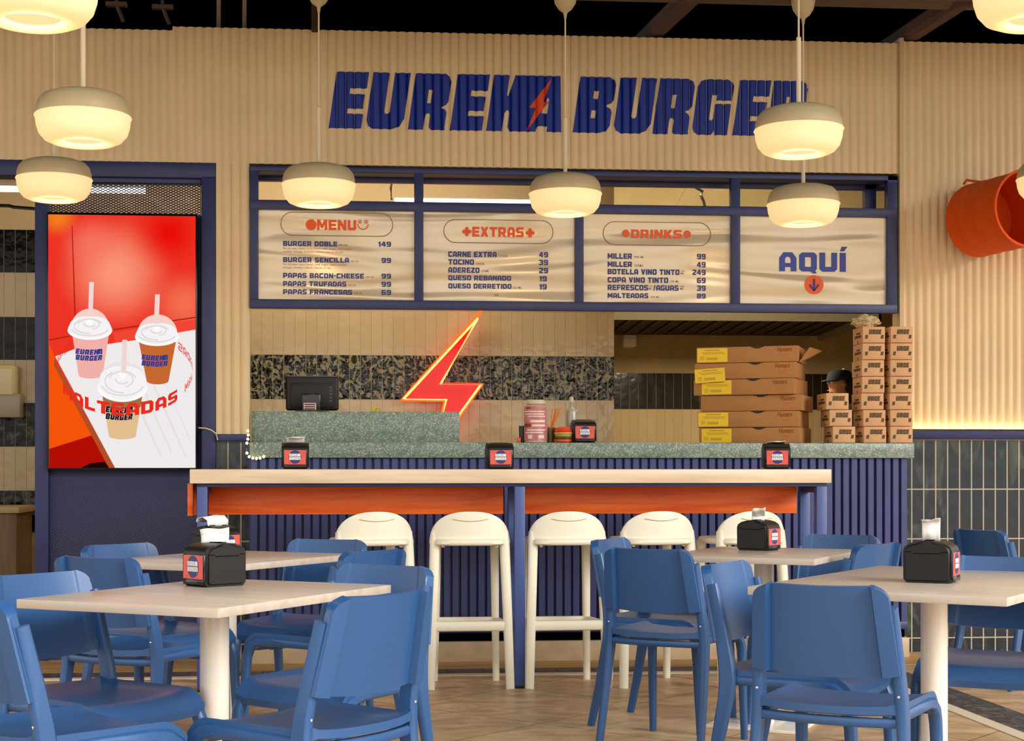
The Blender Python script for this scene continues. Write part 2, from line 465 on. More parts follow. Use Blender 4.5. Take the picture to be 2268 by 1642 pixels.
def wood(name, c1, c2, rough, axis=0, sc=14):
    m = bpy.data.materials.new(name); m.use_nodes = True
    nt = m.node_tree; N, L = nt.nodes, nt.links; b = N['Principled BSDF']
    t = N.new('ShaderNodeTexCoord'); mp = N.new('ShaderNodeMapping')
    s = [12, 12, 12]; s[axis] = 0.9; mp.inputs['Scale'].default_value = s
    L.new(t.outputs['Object'], mp.inputs[0])
    n = N.new('ShaderNodeTexNoise'); n.inputs['Scale'].default_value = sc / 6; n.inputs['Detail'].default_value = 8
    n.inputs['Distortion'].default_value = 0.4
    L.new(mp.outputs[0], n.inputs['Vector'])
    r = N.new('ShaderNodeValToRGB'); r.color_ramp.elements[0].position = 0.32; r.color_ramp.elements[1].position = 0.66
    r.color_ramp.elements[0].color = c1; r.color_ramp.elements[1].color = c2
    L.new(n.outputs[0], r.inputs[0]); L.new(r.outputs[0], b.inputs['Base Color'])
    b.inputs['Roughness'].default_value = rough
    return m
M['tabletop'] = wood('whitewashed_wood', rgb(184, 169, 154), rgb(200, 187, 172), 0.30, 0)
M['barwood'] = wood('pale_oak', rgb(218, 192, 158), rgb(238, 217, 186), 0.42, 0)
M['apron'] = wood('orange_stained_wood', rgb(226, 76, 10), rgb(255, 122, 34), 0.42, 0)
M['brownwood'] = wood('brown_wood', rgb(92, 66, 34), rgb(120, 90, 50), 0.5, 2)

# terrazzo
def terrazzo():
    m = bpy.data.materials.new('green_terrazzo'); m.use_nodes = True
    nt = m.node_tree; N, L = nt.nodes, nt.links; b = N['Principled BSDF']
    t = N.new('ShaderNodeTexCoord')
    v = N.new('ShaderNodeTexVoronoi'); v.inputs['Scale'].default_value = 125
    L.new(t.outputs['Object'], v.inputs['Vector'])
    sp = N.new('ShaderNodeSeparateColor'); L.new(v.outputs['Color'], sp.inputs[0])
    gt = N.new('ShaderNodeMath'); gt.operation = 'GREATER_THAN'; gt.inputs[1].default_value = 0.58
    L.new(sp.outputs[0], gt.inputs[0])
    lt = N.new('ShaderNodeMath'); lt.operation = 'LESS_THAN'; lt.inputs[1].default_value = 0.45
    L.new(v.outputs['Distance'], lt.inputs[0])
    mu = N.new('ShaderNodeMath'); mu.operation = 'MULTIPLY'
    L.new(gt.outputs[0], mu.inputs[0]); L.new(lt.outputs[0], mu.inputs[1])
    n = N.new('ShaderNodeTexNoise'); n.inputs['Scale'].default_value = 30; n.inputs['Detail'].default_value = 4
    L.new(t.outputs['Object'], n.inputs['Vector'])
    r = N.new('ShaderNodeValToRGB')
    r.color_ramp.elements[0].position = 0.35; r.color_ramp.elements[1].position = 0.65
    r.color_ramp.elements[0].color = rgb(100, 118, 106); r.color_ramp.elements[1].color = rgb(130, 146, 132)
    L.new(n.outputs[0], r.inputs[0])
    mx = N.new('ShaderNodeMixRGB'); mx.inputs[2].default_value = rgb(176, 186, 166)
    L.new(mu.outputs[0], mx.inputs[0]); L.new(r.outputs[0], mx.inputs[1]); L.new(mx.outputs[0], b.inputs['Base Color'])
    b.inputs['Roughness'].default_value = 0.35
    return m
M['terrazzo'] = terrazzo()

# floor: large warm stone tiles laid on the diagonal
def floor_mat():
    m = bpy.data.materials.new('stone_floor_tiles'); m.use_nodes = True
    nt = m.node_tree; N, L = nt.nodes, nt.links; b = N['Principled BSDF']
    t = N.new('ShaderNodeTexCoord'); mp = N.new('ShaderNodeMapping'); mp.inputs['Rotation'].default_value = (0, 0, R(45))
    mp.inputs['Location'].default_value = (60.2, 60.15, 0)
    L.new(t.outputs['Object'], mp.inputs[0])
    br = N.new('ShaderNodeTexBrick'); br.offset = 0; br.inputs['Scale'].default_value = 1
    br.inputs['Brick Width'].default_value = 0.8; br.inputs['Row Height'].default_value = 0.8
    br.inputs['Mortar Size'].default_value = 0.0035; br.inputs['Mortar Smooth'].default_value = 0.2
    br.inputs['Color1'].default_value = rgb(236, 202, 158); br.inputs['Color2'].default_value = rgb(220, 186, 143)
    br.inputs['Mortar'].default_value = rgb(112, 86, 60)
    L.new(mp.outputs[0], br.inputs['Vector'])
    m2 = N.new('ShaderNodeMapping'); m2.inputs['Scale'].default_value = (1.6, 2.4, 1)
    L.new(t.outputs['Object'], m2.inputs[0])
    n = N.new('ShaderNodeTexNoise'); n.inputs['Scale'].default_value = 2.6; n.inputs['Detail'].default_value = 9; n.inputs['Distortion'].default_value = 1.2
    L.new(m2.outputs[0], n.inputs['Vector'])
    r = N.new('ShaderNodeValToRGB'); r.color_ramp.elements[0].position = 0.3; r.color_ramp.elements[1].position = 0.7
    r.color_ramp.elements[0].color = rgb(198, 186, 170); r.color_ramp.elements[1].color = (1, 1, 1, 1)
    L.new(n.outputs[0], r.inputs[0])
    mx = N.new('ShaderNodeMixRGB'); mx.blend_type = 'MULTIPLY'; mx.inputs[0].default_value = 1
    L.new(br.outputs['Color'], mx.inputs[1]); L.new(r.outputs[0], mx.inputs[2])
    L.new(mx.outputs[0], b.inputs['Base Color']); b.inputs['Roughness'].default_value = 0.42
    return m
M['floor'] = floor_mat()

# ------------------------------------------------------------------ the setting
WY = 9.30      # face of the shop front
CY = 9.00      # face of the counter
BY = 10.85     # kitchen back wall
RY = 13.05     # deep recess wall
bm = BM(); box(bm, -12, 12, -4, 14, -0.2, 0.0)
struct('floor', bm, M['floor'])
bm = BM(); box(bm, -9, 9, 2.6, 15, 4.75, 4.95)
struct('ceiling', bm, M['dark'])
# inlaid border strips of the terrace floor (lie in the paving, a few mm proud)
bx = 2.87
bm = BM(); box(bm, -8, bx + 0.215, 8.50, 8.70, -0.01, 0.003); box(bm, bx, bx + 0.215, 1.0, 8.50, -0.01, 0.003)
M['border'] = tile_mat('dark_border_stone', rgb(84, 80, 78), rgb(62, 60, 60), rgb(52, 50, 48), 0.2, 0.2, marble=rgb(108, 100, 92), rough=0.45, wav=0.1)
struct('trim_1', bm, M['border'])
bm = BM(); box(bm, -8, bx - 0.005, 8.42, 8.495, -0.01, 0.004); box(bm, bx - 0.08, bx - 0.005, 1.0, 8.42, -0.01, 0.004)
struct('trim_2', bm, mat('pale_stone_strip', rgb(232, 216, 188), 0.5))
bm = BM(); box(bm, -8, 7, 8.705, 9.2, -0.01, 0.003)
struct('trim_3', bm, wood('honey_stone_strip', rgb(170, 128, 70), rgb(200, 160, 100), 0.5, 0))

# corrugated shop front
PITCH, AMP = 0.0512, 0.018
def rib(x): return WY - AMP * abs(math.sin(PI * x / PITCH)) ** 0.62
def corrugated(name, x0, x1, z0, z1, back=0.10):
    n = max(2, int((x1 - x0) / PITCH * 8))
    pts = [(x0 + (x1 - x0) * i / n, rib(x0 + (x1 - x0) * i / n)) for i in range(n + 1)]
    pts += [(x1, WY + back), (x0, WY + back)]
    bm = BM(); extrude_profile(bm, pts, z0, z1)
    return struct(name, bm, M['cream'], 50)
ZB = Za(1050, 371, WY); ZT = Za(1050, 75.5, WY)
XL0, XJ, XR = Xa(383, WY), Xa(1990, WY), 6.5
XS0, XS1 = Xa(479, WY), Xa(552, WY)
ZLEDGE = Za(2150, 951, WY)
corrugated('wall_front', XL0, XJ, ZB, ZT)
corrugated('wall_front_left', -6.5, XL0, ZB, ZT - 0.022)
corrugated('wall_right', XJ + 0.02, XR, ZLEDGE, ZT + 0.012)
corrugated('wall_pier', XS0, XS1, Za(515, 962, WY), ZB)
bm = BM(); box(bm, XJ - 0.002, XJ + 0.022, WY - 0.03, WY + 0.1, ZLEDGE, ZT + 0.03)
struct('trim_4', bm, M['creamtrim'])
# reveal behind the front, upper void
bm = BM(); box(bm, -6.5, XR, WY + 0.1, WY + 0.2, ZB + 0.02, ZT - 0.03)
struct('wall_front_inner', bm, M['plain'])
# painted ledges and dark tile dado
bm = BM(); box(bm, XJ + 0.03, XR, WY - 0.035, WY + 0.1, Za(2150, 973, WY), Za(2150, 955, WY), 0.004)
struct('trim_5', bm, M['navy'])
bm = BM(); box(bm, XS0, XS1, WY - 0.035, WY + 0.1, Za(515, 978, WY), Za(515, 962, WY), 0.004)
struct('trim_6', bm, M['navy'])
TX0 = Xa(2046, WY)
M['dado'] = tile_mat('dark_green_dado_tiles', rgb(28, 36, 46), rgb(36, 43, 50), rgb(190, 180, 160), 0.0745, 0.30, TX0, Za(2150, 1084, WY),
                     marble=rgb(96, 102, 82), rough=0.2, wav=0.35, wscale=7, mort=0.0075, marb_scale=7, mlo=0.52, mhi=0.78, mz=0.3)
bm = BM(); box(bm, XJ + 0.01, XR, WY, WY + 0.1, 0, Za(2150, 973, WY)); struct('wall_right_dado', bm, M['dado'])
bm = BM(); box(bm, XS0, XS1 + 0.02, WY, WY + 0.1, 0, Za(515, 978, WY)); struct('wall_pier_dado', bm, M['dado'])

# kitchen shell
XC = Xa(1360, BY)
zb0, zb1 = Za(950, 886, BY), Za(950, 788, BY)
Mbt = tile_mat('beige_wall_tiles', rgb(216, 192, 150), rgb(206, 182, 140), rgb(176, 152, 112), 0.0745, 0.305, Xa(580, BY), zb1, rough=0.1, wav=0.3, wscale=11, mort=0.003)
Mbt2 = tile_mat('beige_wall_tiles_lower', rgb(214, 190, 148), rgb(204, 180, 138), rgb(176, 152, 112), 0.0745, 0.305, Xa(580, BY), zb0 - 0.305, rough=0.1, wav=0.3, wscale=11, mort=0.003)
Mdt = tile_mat('dark_green_wall_tiles', rgb(18, 20, 15), rgb(28, 28, 22), rgb(176, 166, 138), 0.0745, 0.305, Xa(580, BY), zb0, marble=rgb(150, 140, 108), rough=0.10, wav=0.8, wscale=16, mort=0.004, marb_scale=16)  # pale marbling also paints in reflection patches on the glaze
XK = Xa(300, BY)
zt0 = Za(950, 682, BY)
def slab(name, x0, x1, y0, y1, z0, z1, m):
    bm = BM(); box(bm, x0, x1, y0, y1, z0, z1); return struct(name, bm, m)
slab('wall_back', XK, XC, BY, BY + 0.1, zb1, zb1 + 0.305, Mbt)
slab('wall_back_band', XK, XC, BY, BY + 0.1, zb0, zb1, Mdt)
slab('wall_back_lower', XK, XC, BY, BY + 0.1, 0, zb0, Mbt2)
slab('wall_back_upper', XK, XC, BY, BY + 0.1, zb1 + 0.305, 3.6, M['plain'])
# left bay seen through the doorway, its bands stepped
zl = [Za(40, y, BY) for y in (1180, 1087, 990, 893, 798, 703, 605, 510)]
for i in range(8):
    z0 = zl[i - 1] if i else 0.0
    mm = (Mbt2 if i == 0 else (tile_mat('left_dark_tiles', rgb(8, 9, 7), rgb(13, 14, 12), rgb(120, 112, 92), 0.0745, 0.5, Xa(60, BY), z0 - 0.05, marble=(rgb(70, 66, 46) if i < 5 else None), spec=0.2, rough=0.2, wav=0.5, wscale=12, mort=0.004)
                              if i % 2 == 1 else tile_mat('left_beige_tiles', rgb(176, 154, 110), rgb(166, 142, 98), rgb(140, 118, 80), 0.0745, 0.5, Xa(60, BY), z0 - 0.05, rough=0.15, wav=0.4, mort=0.003)))
    slab('wall_back_left', -7, XK, BY - 0.02, BY + 0.1, z0, zl[i], mm)
slab('wall_back_left', -7, XK, BY - 0.02, BY + 0.1, zl[7], 3.6, M['plain'])
slab('wall_recess_side', XC - 0.1, XC, BY + 0.1, RY, 0, 3.6, M['olive'])
zr1, zr0 = Za(1460, 827, RY), Za(1460, 907, RY)
Mrd = tile_mat('recess_dark_tiles', rgb(24, 20, 16), rgb(32, 28, 22), rgb(120, 110, 84), 0.0745, 0.305, Xa(1375, RY), zr0, rough=0.2, wav=0.3, mort=0.004)
Mrb = tile_mat('recess_beige_tiles', rgb(186, 164, 122), rgb(176, 154, 114), rgb(150, 128, 90), 0.0745, 0.305, Xa(1375, RY), zr0 - 0.305, rough=0.3, wav=0.2, mort=0.003)
slab('wall_recess', XC, 6.5, RY, RY + 0.1, zr1, 3.6, M['olive'])
slab('wall_recess_band', XC, 6.5, RY, RY + 0.1, zr0, zr1, Mrd)
slab('wall_recess_lower', XC, 6.5, RY, RY + 0.1, 0, zr0, Mrb)
slab('ceiling_kitchen', -7, 6.5, WY + 0.2, RY + 0.1, 3.6, 3.7, mat('kitchen_ceiling', rgb(64, 56, 44), 0.9))
slab('wall_kitchen_left', -7.1, -7, WY + 0.1, RY, 0, 3.6, M['plain'])
slab('wall_kitchen_right', 6.5, 6.6, WY + 0.1, RY, 0, 3.6, M['olive'])

# ceiling timbers and the beam the lamps hang from
LY = 8.27
bm = BM(); box(bm, -1.62 + 0.6, 7, LY - 0.13, LY + 0.13, 3.62, 3.90, 0.006); struct('trim_7', bm, M['beam'])
bm = BM(); box(bm, -7, 7, LY + 0.25, LY + 0.33, 3.72, 3.84, 0.006); struct('trim_8', bm, mat('black_purlin', rgb(7, 6, 6), 0.9, spec=0.1))
for px0, px1, py0, py1 in ((1425, 1495, 84, 20), (1975, 2075, 96, 30)):
    a = at(px0 + 12, py0 - 4, WY + 0.35); b = at(px1, py1 + 4, LY + 0.5)
    bm = BM(); rsweep(bm, [a + (b - a) * -0.6, b + (b - a) * 0.6], (0.055, 0.05), Vector((1, 0, 0)))
    struct('trim_9', bm, M['rafter'])
for px0, px1, py0, py1 in ((484, 486, 58, 12), (541, 544, 58, 12)):
    a = at(px0, py0, WY + 0.2); b = at(px1, py1, WY + 0.2)
    bm = BM(); tube(bm, [a - Vector((0, 0, 0.1)), b + Vector((0, 0, 0.9))], 0.013)
    tag(obj('conduit', bm, mat('galvanised_conduit', rgb(150, 130, 108), 0.6)), 'thin pale conduit rising above the corrugated front, %s of the pair' % ('left' if px0 < 500 else 'right'), 'pipe', 'conduits above the shop front')
bm = BM(); a = at(697, 70, WY - 0.1); tube(bm, [a, a + Vector((0, 0, 1.2))], 0.02); 
tag(obj('ceiling_rod', bm, M['rafter']), 'rusty brown rod hanging behind the lamp cord, left of the sign', 'pipe')
for px, py in ((258, 10), (360, 16)):
    a = at(px, py, WY + 0.05)
    bm = BM(); box(bm, a.x - 0.06, a.x + 0.06, a.y - 0.02, a.y + 0.02, a.z - 0.012, a.z + 0.012); tube(bm, [a, a + Vector((0.04, 0, -0.1))], 0.012); tube(bm, [a, a + Vector((0, 0, 1.2))], 0.01)
    tag(obj('ceiling_bracket', bm, M['beam']), 'small dusty bracket hanging in the dark ceiling, %s' % ('nearer the left lamps' if px < 300 else 'above the step in the corrugated front'), 'bracket', 'ceiling brackets')

# doorway frame on the left
ZH = ZB
def member(bm, px0, px1, py0, py1, Y0, Y1, b=0.004):
    p = at(px0, py1, Y0); q = at(px1, py0, Y0)
    box(bm, p.x, q.x, Y0, Y1, max(p.z, 0), q.z, b)
bm = BM()
q_ = at(0, 391, WY); box(bm, -6.5, Xa(478, WY), WY - 0.012, WY + 0.14, Za(300, 393, WY), ZB - 0.001, 0.003)
member(bm, 446, 478, 391, 1700, WY - 0.012, WY + 0.12)
member(bm, 77, 107, 391, 1700, WY - 0.012, WY + 0.12)
member(bm, 107, 446, 391, 402, WY + 0.02, WY + 0.10)
o = struct('door_1', bm, M['navy'])
# expanded metal infill: solid sheet below, open wire diamonds above the screen
bm = BM(); member(bm, 107, 446, 478, 1700, WY + 0.04, WY + 0.06, 0)
M['mesh'] = mat('navy_mesh_sheet', rgb(56, 58, 92), 0.5)
def mesh_bump():
    m = M['mesh']; N, L = m.node_tree.nodes, m.node_tree.links; b = N['Principled BSDF']
    t = N.new('ShaderNodeTexCoord'); wv = None; prev = None
    for s in (1, -1):
        mp = N.new('ShaderNodeMapping'); mp.inputs['Rotation'].default_value = (0, R(28 * s), 0); L.new(t.outputs['Object'], mp.inputs[0])
        wv = N.new('ShaderNodeTexWave'); wv.bands_direction = 'Z'; wv.inputs['Scale'].default_value = 26; L.new(mp.outputs[0], wv.inputs['Vector'])
        if prev:
            mm = N.new('ShaderNodeMath'); mm.operation = 'MAXIMUM'; L.new(prev.outputs[1], mm.inputs[0]); L.new(wv.outputs[1], mm.inputs[1])
            bp = N.new('ShaderNodeBump'); bp.inputs['Strength'].default_value = 0.6; bp.inputs['Distance'].default_value = 0.006
            L.new(mm.outputs[0], bp.inputs['Height']); L.new(bp.outputs[0], b.inputs['Normal'])
        prev = wv
mesh_bump()
struct('door_panel', bm, M['mesh'])
bm = BM(); a = at(107, 478, WY + 0.05); b_ = at(446, 402, WY + 0.05)
W_, H_ = b_.x - a.x, b_.z - a.z
st = 0.03
for k in range(int((W_ + H_ * 2) / st) + 1):
    for s in (0, 1):
        x = a.x - 2 * H_ + k * st if s == 0 else a.x + k * st
        p, q = Vector((x, WY + 0.05, a.z)), Vector((x + (2*H_ if s == 0 else -2*H_), WY + 0.05, b_.z))
        t0 = max(0, (a.x - p.x) / (q.x - p.x) if q.x > p.x else (b_.x - p.x) / (q.x - p.x)); t1 = min(1, (b_.x - p.x) / (q.x - p.x) if q.x > p.x else (a.x - p.x) / (q.x - p.x))
        if t1 - t0 > 0.02: tube(bm, [p.lerp(q, t0), p.lerp(q, t1)], 0.0028, 4)
struct('door_mesh', bm, M['mesh'], 0)
# ------------------------------------------------------------------ painted sign on the corrugations
def ribbed(bm, off):
    """cut flat lettering along the flutes and lay it on the corrugated face"""
    xs = [v.co.x for v in bm.verts]; k = int(min(xs) / PITCH * 6) - 1
    while k * PITCH / 6 < max(xs):
        x = k * PITCH / 6
        if x > min(xs):
            bmesh.ops.bisect_plane(bm, geom=bm.verts[:] + bm.edges[:] + bm.faces[:], plane_co=(x, 0, 0), plane_no=(1, 0, 0))
        k += 1
    for v in bm.verts: v.co.y = rib(v.co.x) - off
HL = 0.332
zs = Za(1000, 290, WY)
sign = thing('shop_sign', 'large slanted blue block lettering with a small orange bolt painted on the corrugated front', 'sign', (0, 0, 0))
M['halo'] = mat('sign_outline_paint', rgb(226, 200, 164), 0.6)
plan = [('E', 746, 286), ('U', 827, 287), ('R', 921, 289), ('E', 1014, 290), ('KA', 1094, 291),
        ('B', 1285, 295), ('U', 1374, 297), ('R', 1461, 297), ('G', 1547, 298), ('E', 1638, 298), ('R', 1713, 299)]
def lay(loops, x0, z0, sc, off, m, name, par):
    src = outline_bm([[((a + 14.5 * b / 100) / 100 * sc, b / 100 * sc) for a, b in lp] for lp in loops])
    bm = BM(); merge(bm, src, lambda c: Vector((x0 + c.x, 0, z0 + c.y)))
    bmesh.ops.remove_doubles(bm, verts=bm.verts, dist=1e-5)
    ribbed(bm, off)
    return obj(name, bm, m, par, 0)
for g, px, pb in plan:
    top = at(px, pb - 123, WY); bot = at(px, pb, WY)
    x0 = top.x - 0.145 * HL
    lay(GL[g][1], x0, zs, HL, 0.004, M['letter'], 'letter', sign)
    if g == 'KA':
        lay([BOLT], x0, zs, HL, 0.0065, M['orange'], 'bolt', sign)

# ------------------------------------------------------------------ menu sign: steel frame with four printed panels
FY = WY - 0.02
menu = thing('menu_sign', 'navy steel frame hung over the counter holding four shiny printed menu panels', 'menu board', (0, 0, 0))
def X_(px): return Xa(px, FY)
bm = BM()
zt, zb = Za(1270, 378, FY), Za(1270, 688, FY)
zm1, zm0 = Za(1270, 452, FY), Za(1270, 472, FY)
D0, D1 = FY, FY + 0.06
def bar(px0, px1, z0, z1, y0=D0, y1=D1): box(bm, X_(px0), X_(px1), y0, y1, z0, z1, 0.003)
bar(553, 1988, zb, zb + 0.052); bar(553, 1988, zt - 0.03, zt, D0, D0 + 0.14)
bar(553, 1988, zm0, zm1)
for a, b in ((553, 572), (918, 938), (1274, 1293), (1620, 1640), (1966, 1988)): bar(a, b, zb + 0.05, zt - 0.028, D0 + 0.001, D1 - 0.001)
# rear members of the box frame
bar(1940, 1966, zm0, zt, D0 + 0.20, D0 + 0.25); bar(553, 1988, zt - 0.05, zt, D0 + 0.20, D0 + 0.25)
bar(1966, 1988, zt - 0.04, zt, D0, D0 + 0.25)
obj('frame', bm, M['navy'], menu)
def shine():
    m = mat('glossy_beige_panel', rgb(224, 206, 174), 0.22, 0.25, 0.5)
    N, L = m.node_tree.nodes, m.node_tree.links; b = N['Principled BSDF']
    t = N.new('ShaderNodeTexCoord'); mp = N.new('ShaderNodeMapping'); mp.inputs['Scale'].default_value = (0.7, 1, 4.5)
    L.new(t.outputs['Object'], mp.inputs[0])
    n = N.new('ShaderNodeTexNoise'); n.inputs['Scale'].default_value = 1.2; n.inputs['Detail'].default_value = 1; n.inputs['Distortion'].default_value = 0.6
    L.new(mp.outputs[0], n.inputs['Vector'])
    bp = N.new('ShaderNodeBump'); bp.inputs['Strength'].default_value = 0.7; bp.inputs['Distance'].default_value = 0.06
    L.new(n.outputs[0], bp.inputs['Height']); L.new(bp.outputs[0], b.inputs['Normal'])
    return m
M['panel'] = shine()
M['menublue'] = mat('menu_blue_print', rgb(44, 52, 128), 0.5)
M['menublue2'] = mat('bright_blue_print', rgb(58, 78, 168), 0.5)
M['menuorange'] = mat('menu_orange_print', rgb(238, 92, 24), 0.5)
M['menusmall'] = mat('menu_small_print', rgb(150, 124, 90), 0.6)
M['menudesc'] = mat('menu_caption_print', rgb(188, 120, 60), 0.6)
PYP = FY + 0.03
TY = PYP - 0.003
def tfit(bm, s, x0, x1, y0, y1, bold=0.075, Y=TY, space=1.34):
    src = text_bm(s, 0.012, 0, 0, space) if bold == 0 else wide_bm(s)
    fit(bm, src, Xa(x0, Y), Xa(x1, Y), Za((x0+x1)/2, y1, Y), Za((x0+x1)/2, y0, Y), Y)
def pill(bm, x0, x1, y0, y1, Y=TY):
    p, q = at(x0, y1, Y), at(x1, y0, Y); r = (q.z - p.z) / 2; cz = (q.z + p.z) / 2
    pts = [(q.x - r + r*math.cos(a), cz + r*math.sin(a)) for a in [(-PI/2) + PI*i/16 for i in range(17)]]
    pts += [(p.x + r - r*math.cos(a), cz - r*math.sin(a)) for a in [(-PI/2) + PI*i/16 for i in range(17)]]
    tube(bm, [(x, Y, z) for x, z in pts], 0.0022, 5, close=True)
def disc(bm, cx, cy, r, Y=TY, n=28, off=0.0):
    c = at(cx, cy, Y); k = r / (FPX / Y)
    poly(bm, ell(c.x, c.z, k, k, n), Y - off)
panels = [(572, 918, 465), (938, 1274, 470), (1293, 1620, 476), (1640, 1966, 481)]
PO = []
for i, (a, b, yt) in enumerate(panels):
    bm = BM(); box(bm, X_(a) - 0.01, X_(b) + 0.01, PYP, PYP + 0.008, zb + 0.04, zm0 + 0.01)
    PO.append(obj('panel', bm, M['panel'], menu))
def menu_text(par, title, rows, tiny, price_x):
    bm = BM(); title(bm); obj('title', bm, M['menuorange'], par, 0)
    for s, x0, x1, y0, y1, pr, p0, p1 in rows:
        bm = BM(); tfit(bm, s, x0, x1, y0 - 0.5, y1 + 0.5); obj('dish_name', bm, M['menublue'], par, 0)
        bm = BM(); tfit(bm, pr, p0, p1, y0 + 0.5, y1 + 1.5, 0.06, TY, 1.12); obj('price', bm, M['menublue'], par, 0)
    for s, x0, x1, y0, y1 in tiny:
        bm = BM(); tfit(bm, s, x0, x1, y0, y1, 0.0); obj('small_print', bm, M['menusmall'], par, 0)
def t1(bm):
    tfit(bm, 'MENU', 702, 789, 487, 510, 0.07); disc(bm, 689, 498, 12)
    for x in (797, 811):
        c = at(x, 491, TY); tube(bm, [(a, TY, z) for a, z in ell(c.x, c.z, 0.010, 0.010, 14)], 0.002, 5, close=True); disc(bm, x, 491, 1.6)
    c = at(804, 497, TY); tube(bm, [(a, TY, z) for a, z in ell(c.x, c.z, 0.030, 0.030, 14, PI, 2*PI)], 0.0028, 5)
menu_text(PO[0], t1, [('BURGER DOBLE', 627, 747, 535, 545, '149', 838, 866), ('BURGER SENCILLA', 627, 773, 571, 581, '99', 845, 866),
    ('PAPAS BACON-CHEESE', 627, 806, 606, 616, '99', 845, 866), ('PAPAS TRUFADAS', 627, 767, 624, 634, '99', 845, 866), ('PAPAS FRANCESAS', 627, 780, 642, 652, '69', 845, 866)],
    [('200 GR', 751, 769, 541, 545), ('100 GR', 777, 794, 577, 581), ('200 GR', 810, 828, 612, 616), ('200 GR', 771, 788, 630, 634), ('200 GR', 785, 802, 648, 652),
     ('Pan de papa, carne Smash 100% Angus, queso cheddar,', 627, 770, 584, 589), ('lechuga, jitomate, cebolla, aderezo Burger.', 627, 736, 591, 596)], 0)
bm = BM(); tfit(bm, 'Pan de papa, doble carne Smash 100% Angus, doble queso', 627, 779, 549, 554, 0.0); obj('caption', bm, M['menudesc'], PO[0], 0)
bm = BM(); tfit(bm, 'cheddar, lechuga, jitomate, cebolla, aderezo Burger.', 627, 762, 556, 561, 0.0)
obj('caption', bm, M['menudesc'], PO[0], 0)
def clover(bm, x, y):
    for dx, dy in ((6, 0), (-6, 0), (0, 6), (0, -6)): disc(bm, x + dx, y + dy, 4.4)
    for k in range(4):
        c = at(x, y, TY); a = PI/2*k; d = 0.012
        tube(bm, [(c.x, TY, c.z), (c.x + d*math.cos(a), TY, c.z + d*math.sin(a))], 0.003, 5)
def t2(bm):
    tfit(bm, 'EXTRAS', 1046, 1160, 503, 525, 0.05); clover(bm, 1034, 513); clover(bm, 1174, 516)
menu_text(PO[1], t2, [('CARNE EXTRA', 993, 1100, 558, 569, '49', 1194, 1214), ('TOCINO', 993, 1050, 575, 586, '39', 1194, 1214), ('ADEREZO', 993, 1062, 593, 604, '29', 1194, 1214),
    ('QUESO REBANADO', 993, 1132, 611, 622, '19', 1195, 1211), ('QUESO DERRETIDO', 993, 1133, 629, 640, '19', 1195, 1211)],
    [('100GR', 1104, 1124, 564, 569), ('100GR', 1054, 1073, 582, 587), ('100ML', 1066, 1084, 598, 603), ('120 ML', 1135, 1156, 635, 640), ('GR', 1095, 1105, 651, 656)], 0)
def t3(bm):
    tfit(bm, 'DRINKS', 1398, 1510, 509, 528, 0.075); disc(bm, 1386, 517, 8.5); disc(bm, 1522, 519, 8.5)
menu_text(PO[2], t3, [('MILLER', 1346, 1400, 562, 573, '99', 1544, 1563), ('MILLER', 1346, 1400, 580, 591, '49', 1544, 1563), ('BOTELLA VINO TINTO', 1346, 1505, 597, 608, '249', 1534, 1563),
    ('COPA VINO TINTO', 1346, 1480, 615, 626, '69', 1544, 1563), ('REFRESCOS  /AGUAS', 1346, 1503, 632, 643, '39', 1544, 1563), ('MALTEADAS', 1346, 1436, 650, 660, '89', 1544, 1563)],
    [('940 ML', 1405, 1427, 567, 572), ('355ML', 1405, 1425, 586, 591), ('750', 1508, 1516, 599, 603), ('ML', 1508, 1516, 604, 608), ('150 ML', 1485, 1504, 621, 626), ('355', 1437, 1445, 633, 637), ('ML', 1437, 1445, 638, 642), ('500', 1507, 1515, 633, 637), ('ML', 1507, 1515, 638, 642), ('500 ML', 1441, 1461, 656, 660)], 0)
for par, q in ((PO[0], (622, 870, 473, 521)), (PO[1], (983, 1225, 489, 537)), (PO[2], (1336, 1574, 494, 542))):
    bm = BM(); pill(bm, *q); obj('border_line', bm, M['menusmall'], par)
bm = BM(); tfit(bm, 'AQU\u00cd', 1726, 1877, 546, 606, 0.05); obj('lettering', bm, M['menublue2'], PO[3], 0)
bm = BM(); disc(bm, 1803, 631, 22); ar = obj('arrow_disc', bm, M['menuorange'], PO[3], 0)
bm = BM(); c = at(1803, 631, TY)
for q in ([(0, 0.035), (0, -0.034)], [(-0.028, 0.0), (0, -0.036), (0.028, 0.0)]):
    rsweep(bm, [(c.x + x, TY - 0.002, c.z + z) for x, z in q], (0.002, 0.006), Vector((0, 1, 0)))
obj('arrow', bm, M['menublue'], PO[3], 0)

